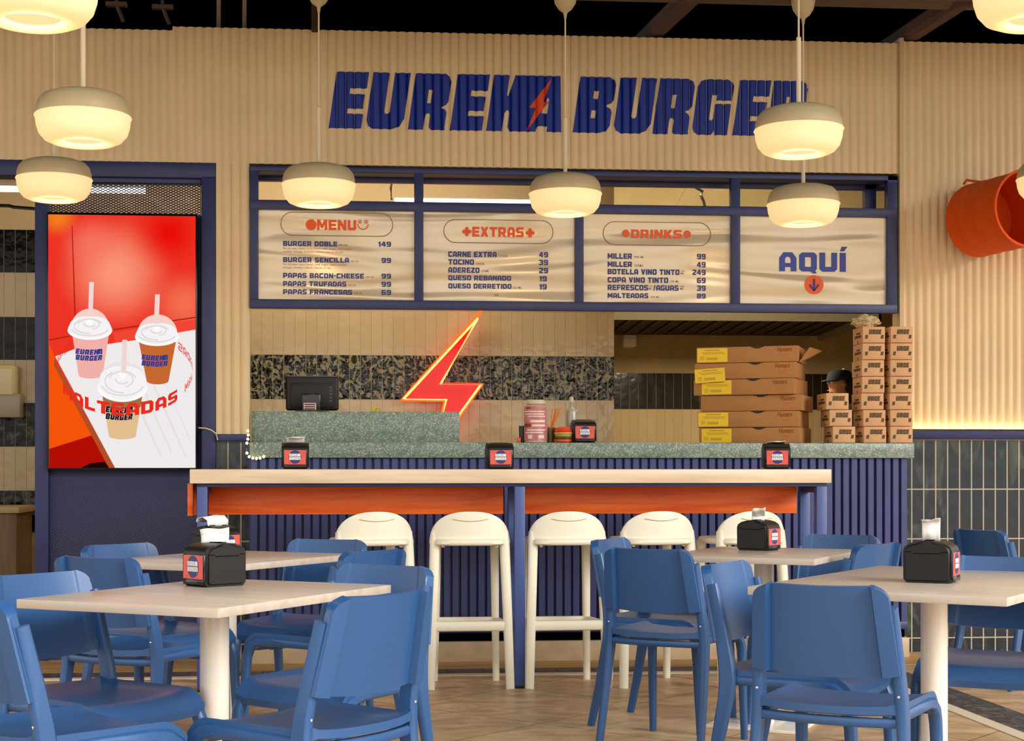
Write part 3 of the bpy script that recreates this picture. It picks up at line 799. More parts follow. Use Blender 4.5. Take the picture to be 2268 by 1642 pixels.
# ------------------------------------------------------------------ advertising screen
SY = WY - 0.055
scr = thing('advertising_screen', 'tall lit advertising screen showing three milkshakes on a red background', 'screen', (0, 0, 0))
p, q = at(104, 1040, SY), at(437, 474, SY)
bm = BM(); box(bm, p.x, q.x, SY, SY + 0.09, p.z, q.z, 0.006); obj('housing', bm, M['blackgloss'], scr)
def S(cx, cy, k):     # screen picture point
    return at(0.4262 * cx, 400 + 0.4262 * cy, SY - 0.0012 - 0.0006 * k)
def sp(name, pts, m, k, par=None):
    bm = BM(); bm.faces.new([bm.verts.new(S(x, y, k)) for x, y in pts])
    return obj(name, bm, m, par or pic, 0)
def pic_bg():
    m = bpy.data.materials.new('screen_red_picture'); m.use_nodes = True
    nt = m.node_tree; nt.nodes.clear(); N, L = nt.nodes, nt.links
    o = N.new('ShaderNodeOutputMaterial'); e = N.new('ShaderNodeEmission'); L.new(e.outputs[0], o.inputs[0])
    t = N.new('ShaderNodeTexCoord')
    cur = None
    blobs = [((600, 480), 0.36, rgb(250, 150, 118), 1.0), ((960, 640), 0.22, rgb(246, 120, 90), 0.8), ((880, 270), 0.26, rgb(232, 8, 2), 0.95), ((470, 330), 0.2, rgb(246, 120, 100), 0.7), ((300, 190), 0.13, rgb(240, 128, 30), 1.0)]
    base = N.new('ShaderNodeRGB'); base.outputs[0].default_value = rgb(236, 52, 36); cur = base.outputs[0]
    for (cx, cy), rad, c, a in blobs:
        w_ = S(cx, cy, 0)
        d = N.new('ShaderNodeVectorMath'); d.operation = 'DISTANCE'; d.inputs[1].default_value = w_
        L.new(t.outputs['Object'], d.inputs[0])
        mr_ = N.new('ShaderNodeMapRange'); mr_.inputs['From Min'].default_value = 0; mr_.inputs['From Max'].default_value = rad
        mr_.inputs['To Min'].default_value = a; mr_.inputs['To Max'].default_value = 0; mr_.interpolation_type = 'SMOOTHSTEP'
        L.new(d.outputs['Value'], mr_.inputs[0])
        mx = N.new('ShaderNodeMixRGB'); mx.inputs[2].default_value = c
        L.new(mr_.outputs[0], mx.inputs[0]); L.new(cur, mx.inputs[1]); cur = mx.outputs[0]
    L.new(cur, e.inputs[0]); e.inputs[1].default_value = 1.0
    return m
bm = BM(); bm.faces.new([bm.verts.new(S(x, y, 0)) for x, y in ((255, 1494), (1016, 1494), (1016, 186), (250, 176))])
pic = obj('picture', bm, pic_bg(), scr, 0)
E = {k: emat('screen_' + k, c, s) for k, c, s in (
    ('seat', rgb(244, 84, 8), 1), ('seatfront', rgb(176, 14, 4), 1), ('shadow', rgb(30, 6, 4), 1), ('table', rgb(236, 232, 232), 1.02), ('edge', rgb(176, 78, 40), 1),
    ('seam', rgb(176, 34, 22), 1), ('bench', rgb(240, 70, 52), 1), ('pink', rgb(240, 176, 168), 1), ('brown', rgb(196, 104, 48), 1), ('tan', rgb(226, 190, 142), 1),
    ('coffee', rgb(160, 112, 66), 1), ('cream', rgb(244, 242, 244), 1), ('creamshade', rgb(226, 220, 214), 1), ('dome', rgb(250, 206, 196), 1), ('dome2', rgb(232, 226, 228), 1), ('straw', rgb(240, 214, 208), 1),
    ('navy', rgb(54, 58, 140), 1), ('ink', rgb(28, 22, 60), 1), ('red', rgb(232, 46, 30), 1), ('white', rgb(252, 250, 250), 1))}
sp('cushion', [(256, 850), (300, 960), (478, 1325), (256, 1395)], E['seat'], 1)
sp('cushion_front', [(256, 1395), (478, 1325), (585, 1494), (256, 1494)], E['seatfront'], 1)
sp('gap', [(420, 1494), (470, 1470), (545, 1462), (568, 1494)], E['shadow'], 2)
sp('bench', [(588, 790), (1016, 722), (1016, 790), (600, 850)], E['bench'], 1)
sp('seam', [(372, 235), (377, 235), (398, 830), (390, 830)], E['seam'], 1)
sp('seam', [(590, 772), (1016, 708), (1016, 715), (590, 779)], E['seam'], 2)
sp('seam', [(256, 826), (390, 800), (390, 806), (256, 833)], E['seam'], 2)
sp('table_edge', [(283, 925), (600, 1494), (566, 1494), (280, 962)], E['edge'], 2)
sp('tabletop', [(287, 915), (392, 874), (690, 832), (1016, 775), (1016, 1494), (598, 1494)], E['table'], 3)
M['grain'] = emat('screen_grain', rgb(229, 224, 224), 1)
for i in range(9):
    x = 640 + i * 26; y = 1000 + (i * 53) % 130
    sp('grain', [(x, y), (x + 5, y), (x + 150, y + 330), (x + 143, y + 330)], M['grain'], 4)
def cup(body, top, bot, fill, cream, dome, straw, band=None, k=5):
    (xa, xb, yt), (xc, xd, yb) = top, bot
    rx = (xd - xc) / 2
    pts = [(xa, yt), (xb, yt), (xd, yb - 14)] + [((xc + xd)/2 + rx*math.cos(a), yb - 14 + 18*math.sin(a)) for a in [PI*i/10 for i in range(1, 10)]] + [(xc, yb - 14)]
    c = sp('milkshake', pts, E[fill], k)
    if band:
        f = (band[1] - yt) / (yb - yt)
        sp('coffee_layer', [(xa, yt), (xb, yt), (xb + (xd - xb)*f, band[1]), (xa + (xc - xa)*f, band[1])], E[band[0]], k + 1, c)
    (cx, cy, crx, cry) = cream
    (dx, dy, drx, dry) = dome
    sp('dome_lid', [(dx + drx*math.cos(a), dy - dry*math.sin(a)) for a in [PI*i/24 for i in range(25)]], E['dome2' if band else 'dome'], k + 1, c)
    sp('lid_rim', [(x, y) for x, y in ell(cx, cy + cry*0.30, crx*1.0, cry*0.85)], E['white'], k + 2, c)
    sp('whipped_cream', [(cx + crx*0.96*math.cos(a)*(1 + 0.03*math.sin(7*a)), cy + cry*math.sin(a)*(1 + 0.04*math.sin(5*a))) for a in [2*PI*i/48 for i in range(48)]], E['cream'], k + 3, c)
    for j, (f, s0) in enumerate(((0.86, 0.3), (0.7, 1.5), (0.55, 3.4), (0.42, 5.0), (0.28, 0.6))):
        bm = BM(); tube(bm, [S(cx + crx*f*math.cos(s0 + a), cy + cry*f*math.sin(s0 + a)*(0.9 + 0.05*j) - 5*j, k + 4) for a in [2.6*i/14 for i in range(15)]], 0.0045, 4)
        obj('cream_swirl', bm, E['creamshade'], c, 0)
    sp('peak', ell(cx, cy - cry*0.45, 17, 20, 16), E['white'], k + 5, c)
    (sx0, sx1, sy0, sy1) = straw
    sp('straw', [(sx0 + 6, sy0), (sx1 + 6, sy0), (sx1, sy1), (sx0, sy1)], E['straw'], k + 6, c)
    return c
def logo(par, x0, x1, y0, y1, m, k, wave=0.12):
    bm = BM(); h = (y1 - y0) * 0.46
    for row, word in ((0, EUREKA), (1, BURGER)):
        src = outline_bm(glyph_line(word)); a, b, c, d = bounds(src)
        yy = y0 + row * (y1 - y0) * 0.52
        def fn(co):
            u = (co.x - a)/(b - a); v = 1 - (co.y - c)/(d - c)
            return S(x0 + (x1 - x0)*u, yy + h*v + (y1 - y0)*wave*math.sin(PI*u*0.9), k)
        merge(bm, src, fn)
    return obj('cup_lettering', bm, m, par, 0)
c1 = cup(None, (376, 566, 800), (408, 534, 1026), 'pink', (467, 762, 116, 58), (468, 770, 100, 104), (458, 482, 528, 700))
logo(c1, 392, 532, 872, 932, E['navy'], 7)
c2 = cup(None, (722, 914, 840), (762, 876, 1056), 'brown', (815, 796, 114, 56), (818, 800, 104, 104), (800, 825, 592, 745))
logo(c2, 735, 872, 903, 962, E['navy'], 7)
c3 = cup(None, (530, 742, 1105), (566, 706, 1342), 'tan', (637, 1050, 130, 88), (636, 1045, 122, 104), (630, 655, 828, 1000), ('coffee', 1180), 12)
logo(c3, 548, 690, 1172, 1240, E['ink'], 15)
# ring of lettering round the cups
def ring(word, t0, t1, m, k, hgt=58, cx=645, cy=985, rx=356, ry=205, squash=1.0):
    src = wide_bm(word); a, b, c, d = bounds(src); bm = BM()
    def fn(co):
        u = (co.x - a)/(b - a); v = (co.y - c)/(d - c)
        t = t0 + (t1 - t0)*u
        return S(cx + rx*math.cos(t), cy - ry*math.sin(t) - hgt*(v - 0.5)*(0.7 + 0.3*abs(math.sin(t))), k)
    bmesh.ops.subdivide_edges(src, edges=src.edges[:], cuts=2)
    merge(bm, src, fn); obj('ring_lettering', bm, m, pic, 0)
ring('MALTEADAS', R(207), R(321), E['red'], 20, 66)
ring('MALTEADAS', R(-28), R(38), E['red'], 3, 50)
ring('MALTEADAS', R(140), R(176), E['red'], 3, 50)

# thin cable from the screen to the pier
bm = BM(); tube(bm, [at(440, 948, WY - 0.03), at(455, 949, WY - 0.035), at(468, 953, WY - 0.035), at(479, 961, WY - 0.05), at(482, 975, WY - 0.04)], 0.004, 8)
tag(obj('cable', bm, M['cord']), 'thin pale cable leaving the lit screen across the navy post', 'cable')

# ------------------------------------------------------------------ counter
cnt = thing('service_counter', 'long counter clad in navy slats with a green terrazzo top and pale plinth', 'counter', (0, 0, 0))
cx0, cx1 = Xa(551, CY), Xa(2010, CY)
zc1, zc0 = Za(1300, 981, CY), Za(1300, 1015, CY)
zs0 = Za(1000, 1403, CY)
SP = 0.0493
pts = [(cx0, CY + 0.04)]
n = int((cx1 - cx0) / SP); SP = (cx1 - cx0) / n
for i in range(n):
    x = cx0 + i * SP
    pts += [(x + 0.001, CY + 0.028), (x + 0.009, CY + 0.028), (x + 0.012, CY + 0.003), (x + 0.015, CY), (x + SP - 0.005, CY), (x + SP - 0.002, CY + 0.003), (x + SP - 0.0005, CY + 0.028)]
pts += [(cx1, CY + 0.04), (cx1, CY + 0.29), (cx0, CY + 0.29)]
bm = BM(); extrude_profile(bm, pts, zs0 + 0.045, zc0); obj('slat_cladding', bm, M['navyslat'], cnt, 30)
bm = BM(); box(bm, cx0, cx1, CY - 0.004, CY + 0.28, zs0, zs0 + 0.045, 0.003); obj('base_rail', bm, M['navy'], cnt)
bm = BM(); box(bm, cx0, cx1, CY + 0.05, CY + 0.28, Za(1000, 1423, CY) - 0.01, zs0); obj('recess', bm, M['dark'], cnt)  # black box puts the shade of the gap into its colour
M['plinth'] = mat('pale_stone_plinth', rgb(196, 172, 138), 0.5, var=0.15, scale=9)
bm = BM(); box(bm, cx0, cx1 + 0.02, CY + 0.02, CY + 0.29, 0, Za(1000, 1423, CY), 0.004); obj('plinth', bm, M['plinth'], cnt)
bm = BM()
box(bm, Xa(553, CY), Xa(2022, CY), CY - 0.025, WY - 0.022, zc0, zc1, 0.005)
box(bm, XS1 + 0.01, XJ - 0.01, WY - 0.03, WY + 0.42, zc0, zc1, 0.004)
obj('worktop', bm, M['terrazzo'], cnt)
UY = WY + 0.03
bm = BM(); box(bm, XS1 + 0.012, Xa(1018, UY), UY, UY + 0.36, zc1, Za(800, 912, UY), 0.005)
tag(obj('counter_upstand', bm, M['terrazzo']), 'raised green terrazzo block standing on the left half of the counter', 'upstand')
ZU = Za(800, 912, UY)

# ------------------------------------------------------------------ high bar table
BF = 7.92
zbt, zbb = CAMH - 0.004, Za(1100, 1071, BF - 0.03)
bar_t = thing('bar_table', 'long high bar table with pale oak top, navy steel legs and orange wooden apron', 'table', (0, 0, 0))
bm = BM(); box(bm, Xa(420, BF - 0.03), Xa(1842, BF - 0.03), BF - 0.03, BF + 0.38, zbb, zbt, 0.004); obj('tabletop', bm, M['barwood'], bar_t)
bm = BM()
x0, x1 = Xa(436, BF), Xa(1832, BF)
for y in (BF, BF + 0.29):
    box(bm, x0, x1, y, y + 0.05, zbb - 0.018, zbb, 0.002)
for x in (x0, x1 - 0.05): box(bm, x, x + 0.05, BF + 0.05, BF + 0.29, zbb - 0.05, zbb, 0.002)
obj('frame', bm, M['navy'], bar_t)
M['leg'] = mat('blue_steel_leg', rgb(62, 82, 142), 0.4)
for px0, px1 in ((436, 459), (1140, 1163), (1809, 1832)):
    for y in (BF, BF + 0.29):
        bm = BM(); a, b = Xa(px0, BF), Xa(px1, BF); box(bm, a, b, y, y + 0.05, 0.012, zbb - 0.016, 0.003)
        lg = obj('leg', bm, M['leg'], bar_t)
        bm = BM(); box(bm, a + 0.003, b - 0.003, y + 0.003, y + 0.047, 0, 0.014); obj('foot', bm, M['blackgloss'], lg)
AY = BF + 0.265
for px0, px1 in ((462, 1115), (1163, 1765)):
    bm = BM(); a, b = Xa(px0, AY), Xa(px1, AY); zz = Za(1100, 1139, AY)
    box(bm, a, b, AY, AY + 0.022, zz, zbb - 0.02, 0.002); obj('apron', bm, M['apron'], bar_t)
bm = BM(); a, b = Xa(424, AY), Xa(436, AY); box(bm, a, b, BF + 0.05, AY + 0.022, zz, zbb - 0.001, 0.002); obj('apron_end', bm, M['apron'], bar_t)

# ------------------------------------------------------------------ bar stools
def make_stool(label):
    t = thing('bar_stool', label, 'stool', (0, 0, 0), 0, 'white stools at the bar')
    # +y is the front; the backrest is a low rounded hoop at -y
    bm = BM()
    def pos(u, v):
        s = 2*u - 1
        w_ = 0.200
        x = s * w_
        ax = abs(x)
        top = 0.742 + 0.150*max(0, 1 - abs(s)**2.5)**(1/2.3)
        botm = 0.752 - 0.012*math.cos(s*PI/2) - 0.022*max(0, (abs(s) - 0.7)/0.3)
        z = botm + (top - botm)*v
        y = -0.165 + 0.055*s*s - 0.05*(z - 0.75)
        return (x, y, z)
    us_ = [0.5 - 0.5*math.cos(PI*i/36) for i in range(37)]
    grid_shell(bm, lambda u, v: pos(us_[round(u*36)], v), 36, 10, lambda u, v: 0.040*(1 - 0.55*v**3), lambda u, v: Vector((0.25*(2*u-1), -1, 0.1)).normalized())
    obj('backrest', bm, M['stool'], t, 60)
    bm = BM()
    pts = [(x, -0.02 + y, 0) for x, y in [(0.192*math.copysign(abs(math.cos(a))**0.55, math.cos(a)), 0.190*math.copysign(abs(math.sin(a))**0.55, math.sin(a))) for a in [2*PI*i/40 for i in range(40)]]]
    rings = []
    for k, z in ((0.93, 0.722), (1.0, 0.730), (1.0, 0.748), (0.95, 0.756), (0.6, 0.750), (0.0, 0.744)):
        rings.append([bm.verts.new((x*k, -0.02 + (y + 0.02)*k, z)) for x, y, _ in pts])
    for A, B in zip(rings, rings[1:]):
        for i in range(40): bm.faces.new((A[i], A[(i+1) % 40], B[(i+1) % 40], B[i]))
    bm.faces.new(rings[0][::-1])
    bmesh.ops.remove_doubles(bm, verts=bm.verts, dist=1e-5)
    obj('seat', bm, M['stool'], t, 60)
    for s in (-1, 1):
        bm = BM(); rsweep(bm, [(s*0.174, -0.118, 0.79), (s*0.177, -0.124, 0.72), (s*0.190, -0.150, 0.35), (s*0.201, -0.172, 0.0)], [(0.022, 0.024), (0.025, 0.024), (0.023, 0.020), (0.021, 0.017)])
        obj('leg', bm, M['stool'], t, 50)
        bm = BM(); rsweep(bm, [(s*0.150, 0.125, 0.735), (s*0.155, 0.135, 0.35), (s*0.162, 0.155, 0.0)], [(0.022, 0.02), (0.019, 0.018), (0.017, 0.016)])
        obj('leg', bm, M['stool'], t, 50)
    bm = BM()
    z = 0.315
    rsweep(bm, [(-0.19, -0.152, z), (0.19, -0.152, z)], (0.016, 0.025), Vector((0, 1, 0)))
    rsweep(bm, [(-0.155, 0.136, z), (0.155, 0.136, z)], (0.014, 0.020), Vector((0, 1, 0)))
    for s in (-1, 1): rsweep(bm, [(s*0.195, -0.150, z), (s*0.156, 0.136, z)], (0.014, 0.020), Vector((1, 0, 0)))
    obj('footrest', bm, M['stool'], t, 50)
    bm = BM(); tube(bm, [(x_, -0.184 + 0.055*(x_/0.2)**2 - 0.006, 0.845 + 1.4*x_*x_) for x_ in [-0.09 + 0.18*i/12 for i in range(13)]], 0.0016, 5)
    obj('crease', bm, M['creamtrim'], t, 50)
    bm = BM()
    for s in (-1, 1): tube(bm, [(s*0.135, -0.135, 0.745), (s*0.135, -0.135, 0.712)], [0.011, 0.008], 8)
    obj('lug', bm, M['stool'], t, 50)
    return t
st0 = None
for px, rz, lab in ((816, 13, 'white bar stool farthest left at the bar, partly hidden by blue chairs'),
                    (1038, 0, 'white bar stool with unobstructed view, just left of the middle bar leg'),
                    (1249, 3, 'white bar stool just right of the middle bar leg'),
                    (1442, 10, 'white bar stool behind the dark blue chair at the rear right table'),
                    (1642, 17, 'white bar stool at the right end of the bar, behind a napkin dispenser')):
    p = at(px, PYC, BF + 0.10)
    loc = (p.x, BF + 0.16 - 0.0, 0)
    if st0 is None:
        st0 = make_stool(lab); st0.location = loc; st0.rotation_euler = (0, 0, R(rz))
    else: dup(st0, loc, R(rz), lab)
# ------------------------------------------------------------------ neon bolt on the kitchen wall
NY = BY - 0.07
nb = thing('neon_bolt_sign', 'large red lightning bolt with glowing neon outline on the tiled back wall', 'neon sign', (0, 0, 0))
def npt(px, py, off=0.0): 
    v = at(px, py, NY); return (v.x, v.z)
shape = [(1066, 689), (977, 848), (1068, 850), (956, 1010), (984, 889), (889, 888)]
neon = [(1058, 706), (975, 852), (1064, 853), (962, 994), (988, 886), (893, 885)]
src = outline_bm([[npt(*q) for q in shape]], 0.03)
bm = BM(); merge(bm, src, lambda c: Vector((c.x, NY - c.z, c.y)))
obj('panel', bm, mat('red_acrylic', rgb(190, 14, 0), 0.15, emis=rgb(255, 20, 0), estr=0.5), nb, 0)
bm = BM(); tube(bm, [(npt(*q)[0], NY - 0.032, npt(*q)[1]) for q in neon], 0.0085, 8, close=True)
obj('neon_tube', bm, emat('neon_core', (1.0, 0.5, 0.16, 1), 2.0), nb)
bm = BM(); tube(bm, [(npt(*q)[0], NY - 0.020, npt(*q)[1]) for q in shape], 0.012, 6, close=True)
obj('tube_channel', bm, emat('neon_channel', (1.0, 0.07, 0.008, 1), 3.0), nb)
bm = BM()
for q in ((990, 830), (930, 870), (1035, 850)):
    c = npt(*q); tube(bm, [(c[0], NY + 0.01, c[1]), (c[0], BY, c[1])], 0.008, 6)
obj('standoff', bm, M['steel'], nb)

# ------------------------------------------------------------------ kitchen lamps, hood, dispensers
tub = emat('tube_light', (1.0, 0.94, 0.80, 1), 5)
TYB = BY - 0.55
a, b = at(874, 443, TYB), at(1186, 448, TYB)
tl = thing('tube_lamp', 'long white tube lamp hung behind the open top of the menu frame', 'lamp', (0, 0, 0))
bm = BM(); tube(bm, [a, (b.x + 0.1, TYB, a.z)], 0.014, 10); obj('tube', bm, tub, tl)
bm = BM(); box(bm, a.x - 0.02, b.x + 0.12, TYB - 0.008, TYB + 0.02, a.z + 0.012, a.z + 0.022); obj('batten', bm, M['shade'], tl)
bm = BM(); tube(bm, [a + Vector((-0.02, 0, 0)), a + Vector((-0.025, 0, 0.08)), a + Vector((0, 0, 0.2)), (a.x, TYB, 3.6)], 0.008, 6); tube(bm, [(b.x, TYB, a.z + 0.03), (b.x, TYB, 3.6)], 0.004, 6); obj('hanging_wire', bm, M['rafter'], tl)
TL = BY - 0.35
a, b = at(-260, 415, TL), at(322, 426, TL)
tl = thing('tube_lamp', 'white tube lamp inside the doorway, seen behind the wire mesh above the screen', 'lamp', (0, 0, 0))
bm = BM(); tube(bm, [a, (b.x, TL, a.z)], 0.018, 10); obj('tube', bm, tub, tl)
bm = BM(); box(bm, a.x, b.x, TL - 0.02, TL + 0.02, a.z + 0.018, a.z + 0.04); tube(bm, [(b.x - 0.3, TL, a.z + .03), (b.x - 0.3, TL, 3.6)], 0.006, 6); tube(bm, [(a.x + 0.3, TL, a.z + .03), (a.x + 0.3, TL, 3.6)], 0.006, 6); obj('batten', bm, M['white'], tl)
# unseen fill light added behind the menu frame to brighten the kitchen
kl = bpy.data.lights.new('kitchen_fill', 'AREA'); kl.shape = 'RECTANGLE'; kl.size = 2.2; kl.size_y = 0.25; kl.energy = 34; kl.color = (1.0, 0.90, 0.72)
ko = bpy.data.objects.new('kitchen_fill', kl); ko.location = (0.0, BY - 0.75, 3.45); COL.objects.link(ko)
kl2 = bpy.data.lights.new('recess_fill', 'AREA'); kl2.shape = 'RECTANGLE'; kl2.size = 2.0; kl2.size_y = 0.2; kl2.energy = 115; kl2.color = (1.0, 0.86, 0.6)
ko2 = bpy.data.objects.new('recess_fill', kl2); ko2.location = (2.4, 11.2, 3.5); ko2.rotation_euler = (R(30), 0, 0); COL.objects.link(ko2)  # added fill without a fixture, brightens the recess wall
# loose wire above the drinks panel
bm = BM(); tube(bm, [at(x, y, BY + 0.8) for x, y in ((1528, 398), (1540, 415), (1556, 424), (1552, 432), (1558, 445), (1562, 462))] , 0.011, 6); tube(bm, [at(1528, 398, BY + 0.8), (at(1528, 398, BY + 0.8).x, BY + 0.8, 3.6)], 0.011, 6)
tag(obj('loose_wire', bm, M['blackgloss']), 'black kinked wire dangling in the gap above the drinks panel', 'wire')
bm = BM(); v = at(1525, 400, BY + 0.9); tube(bm, [at(1496, 460, BY + 0.9), v, (v.x, v.y, 3.6)], 0.006, 6)
tag(obj('hanging_cord', bm, M['rafter']), 'thin brown cord slanting in the gap above the drinks panel', 'cord')

# extractor hood over the cooking line
hz = 2.20
hd = thing('extractor_hood', 'wide dark steel extractor hood over the kitchen recess behind the boxes', 'hood', (0, 0, 0))
xh0 = XC + 0.06; xh1 = at(1880, 730, 12.2).x
y0, y1 = 11.45, 12.95
bm = BM(); box(bm, xh0, xh1, y0, y0 + 0.02, hz, hz + 0.10); box(bm, xh0, xh0 + 0.02, y0, y1, hz - 0.05, hz + 0.3); box(bm, xh1 - 0.02, xh1, y0, y1, hz - 0.02, hz + 0.3)
obj('rim', bm, mat('dull_steel', rgb(140, 130, 104), 0.7, 0.2), hd)
bm = BM(); vs = [(y0 + 0.02, hz + 0.09), (y1, hz + 0.02), (y1, hz + 0.9), (y0 + 0.5, hz + 0.9)]
f0 = [bm.verts.new((xh0 + 0.02, y, z)) for y, z in vs]; f1 = [bm.verts.new((xh1 - 0.02, y, z)) for y, z in vs]
for i in range(4): bm.faces.new((f0[i], f0[(i+1) % 4], f1[(i+1) % 4], f1[i]))
bm.faces.new(f0[::-1]); bm.faces.new(f1); obj('canopy', bm, M['hood'], hd)
bm = BM()
for i in range(16):
    x = xh0 + 0.15 + i * (xh1 - xh0 - 0.3) / 15
    rsweep(bm, [(x, y0 + 0.10, hz + 0.075), (x, y1 - 0.15, hz + 0.02)], (0.012, 0.008))
obj('baffle', bm, mat('dark_baffle', rgb(60, 40, 28), 0.5, 0.5), hd)  # plain dark brown colour
for hx in (xh0 + 0.5, xh1 - 0.6):
    hl = bpy.data.lights.new('hood_fill', 'AREA'); hl.shape = 'DISK'; hl.size = 0.25; hl.energy = 13; hl.color = (1.0, 0.84, 0.58)
    ho = bpy.data.objects.new('hood_fill', hl); ho.location = (hx, 12.1, hz - 0.16); ho.parent = hd; COL.objects.link(ho)  # unseen fill added below the hood for the recess, no fixture
bm = BM(); v = at(1391, 757, RY); box(bm, v.x - 0.055, v.x + 0.055, RY - 0.10, RY, v.z - 0.05, v.z + 0.05, 0.012)
o = obj('towel_dispenser', bm, M['white']); tag(o, 'small white dispenser box on the wall under the hood end', 'dispenser')
bm = BM(); box(bm, v.x - 0.058, v.x + 0.058, RY - 0.103, RY - 0.01, v.z + 0.018, v.z + 0.022); obj('lid_seam', bm, M['shade'], o)
# doorway: wall dispenser and a wooden till desk at the left edge
DYB = BY - 0.02
p, q = at(-60, 925, DYB - 0.1), at(46, 815, DYB - 0.1)
dp = thing('soap_dispenser', 'beige wall dispenser with clear front seen through the doorway at left edge', 'dispenser', (0, 0, 0))
bm = BM(); box(bm, p.x, q.x - 0.03, DYB - 0.12, DYB, p.z + 0.12, q.z + 0.02, 0.03, 4); obj('cover', bm, mat('clear_beige_plastic', rgb(206, 186, 138), 0.12), dp)
bm = BM(); box(bm, p.x, q.x, DYB - 0.12, DYB, p.z, p.z + 0.16, 0.008); obj('tray', bm, mat('grey_beige_plastic', rgb(150, 138, 116), 0.25), dp)
bm = BM(); tube(bm, [at(-300, 452, WY + 0.2), at(20, 456, WY + 0.2), at(30, 459, WY + 0.2), at(80, 463, WY + 0.1)], 0.010, 8)
tag(obj('black_rod', bm, M['blackgloss']), 'thin black rod running across the doorway left of the lit screen', 'rod')
p, q = at(-200, 1290, 10.2), at(44, 1122, 10.2)
dk = thing('till_desk', 'brown wooden desk inside the doorway at the left edge of the picture', 'desk', (0, 0, 0))
bm = BM(); box(bm, p.x, q.x, 10.1, 10.6, 0, q.z - 0.04, 0.004); obj('body', bm, M['brownwood'], dk)
bm = BM(); box(bm, p.x, q.x + 0.02, 10.07, 10.62, q.z - 0.04, q.z, 0.004); obj('worktop', bm, mat('desk_top', rgb(176, 150, 104), 0.5), dk)

# ------------------------------------------------------------------ things on the counter
ZC = zc1
def at_counter(px, Y=None): 
    Y = Y or CY + 0.12
    return Xa(px, Y), Y
# point of sale screen on the upstand, seen from behind
PY = UY + 0.2
p, q = at(633, 912, PY), at(750, 833, PY)
pos = thing('till_monitor', 'black till monitor seen from behind, standing on the raised terrazzo upstand', 'monitor', (0, 0, 0))
cx = (p.x + q.x)/2
bm = BM(); box(bm, p.x, q.x, PY - 0.02, PY + 0.02, ZU + 0.012, q.z, 0.014, 3); obj('housing', bm, M['black'], pos)
bm = BM(); box(bm, p.x + 0.03, q.x - 0.03, PY - 0.035, PY - 0.018, ZU + 0.03, q.z - 0.045, 0.006); obj('back_cover', bm, M['black'], pos)
bm = BM()
for i in range(5): box(bm, q.x - 0.055, q.x - 0.04, PY - 0.037, PY - 0.034, q.z - 0.075 - i*0.02, q.z - 0.067 - i*0.02)
obj('port', bm, mat('dim_grey', rgb(90, 76, 70), 0.5), pos)
bm = BM(); box(bm, cx - 0.06, cx + 0.05, PY - 0.09, PY - 0.03, ZU, ZU + 0.11, 0.006); box(bm, cx - 0.10, cx + 0.10, PY - 0.10, PY + 0.10, ZU, ZU + 0.014, 0.004); obj('stand', bm, M['blackgloss'], pos)
bm = BM(); box(bm, cx - 0.05, cx + 0.025, PY - 0.093, PY - 0.089, ZU + 0.008, ZU + 0.055, 0.001); stk = obj('sticker', bm, mat('pale_pink_sticker', rgb(206, 180, 168), 0.6), pos)
bm = BM()
for k in range(3): box(bm, cx - 0.043, cx + 0.018, PY - 0.0945, PY - 0.0925, ZU + 0.016 + k*0.013, ZU + 0.022 + k*0.013)
obj('print', bm, M['rafter'], stk)
bm = BM(); v = at(826, 907, UY + 0.1); box(bm, v.x - 0.012, v.x + 0.016, v.y - 0.02, v.y + 0.02, ZU, ZU + 0.03, 0.006); tube(bm, [(v.x + 0.03 + 0.012*math.cos(a), v.y, ZU + 0.014 + 0.012*math.sin(a)) for a in [2*PI*i/12 for i in range(12)]], 0.003, 5, close=True)
tag(obj('tape_dispenser', bm, mat('yellow_trinket', rgb(206, 170, 40), 0.4)), 'tiny yellow trinket on the upstand left of the neon bolt', 'trinket')

# big jar with pink label
jx, jy = at_counter(1187, CY + 0.12)
jar = thing('tip_jar', 'large clear jar wrapped in a pink printed label on the counter', 'jar', (jx, jy, ZC))
bm = BM(); lathe(bm, [(0.0, 0.0), (0.062, 0.0), (0.068, 0.006), (0.068, 0.195), (0.062, 0.215), (0.05, 0.222), (0.05, 0.226)], 40); obj('glass', bm, mat('milky_jar', rgb(226, 206, 190), 0.1, trans=0.35), jar)
bm = BM(); lathe(bm, [(0.054, 0.224), (0.057, 0.226), (0.057, 0.246), (0.05, 0.250), (0.0, 0.250)], 40); obj('lid', bm, mat('jar_lid', rgb(206, 190, 160), 0.35), jar)
bm = BM(); n = 24
lab0 = [bm.verts.new((0.0695*math.cos(a), 0.0695*math.sin(a), 0.012)) for a in [R(165) + R(160)*i/n for i in range(n+1)]]
lab1 = [bm.verts.new((v.co.x, v.co.y, 0.212)) for v in lab0]
for i in range(n): bm.faces.new((lab0[i], lab0[i+1], lab1[i+1], lab1[i]))
lb = obj('label', bm, mat('pink_label', rgb(196, 120, 116), 0.4, var=0.3, scale=40), jar)
def curved(words, z0, z1, a0, a1, m, rad=0.0702):
    src = text_bm(words, 0.04); a, b, c, d = bounds(src); bm = BM()
    merge(bm, src, lambda co: Vector((rad*math.cos(a0 + (a1 - a0)*(co.x - a)/(b - a)), rad*math.sin(a0 + (a1 - a0)*(co.x - a)/(b - a)), z0 + (z1 - z0)*(co.y - c)/(d - c))))
    obj('print', bm, m, lb, 0)
M['pinkpale'] = mat('pale_pink_print', rgb(240, 216, 208), 0.5); M['redprint'] = mat('deep_red_print', rgb(150, 30, 30), 0.5)
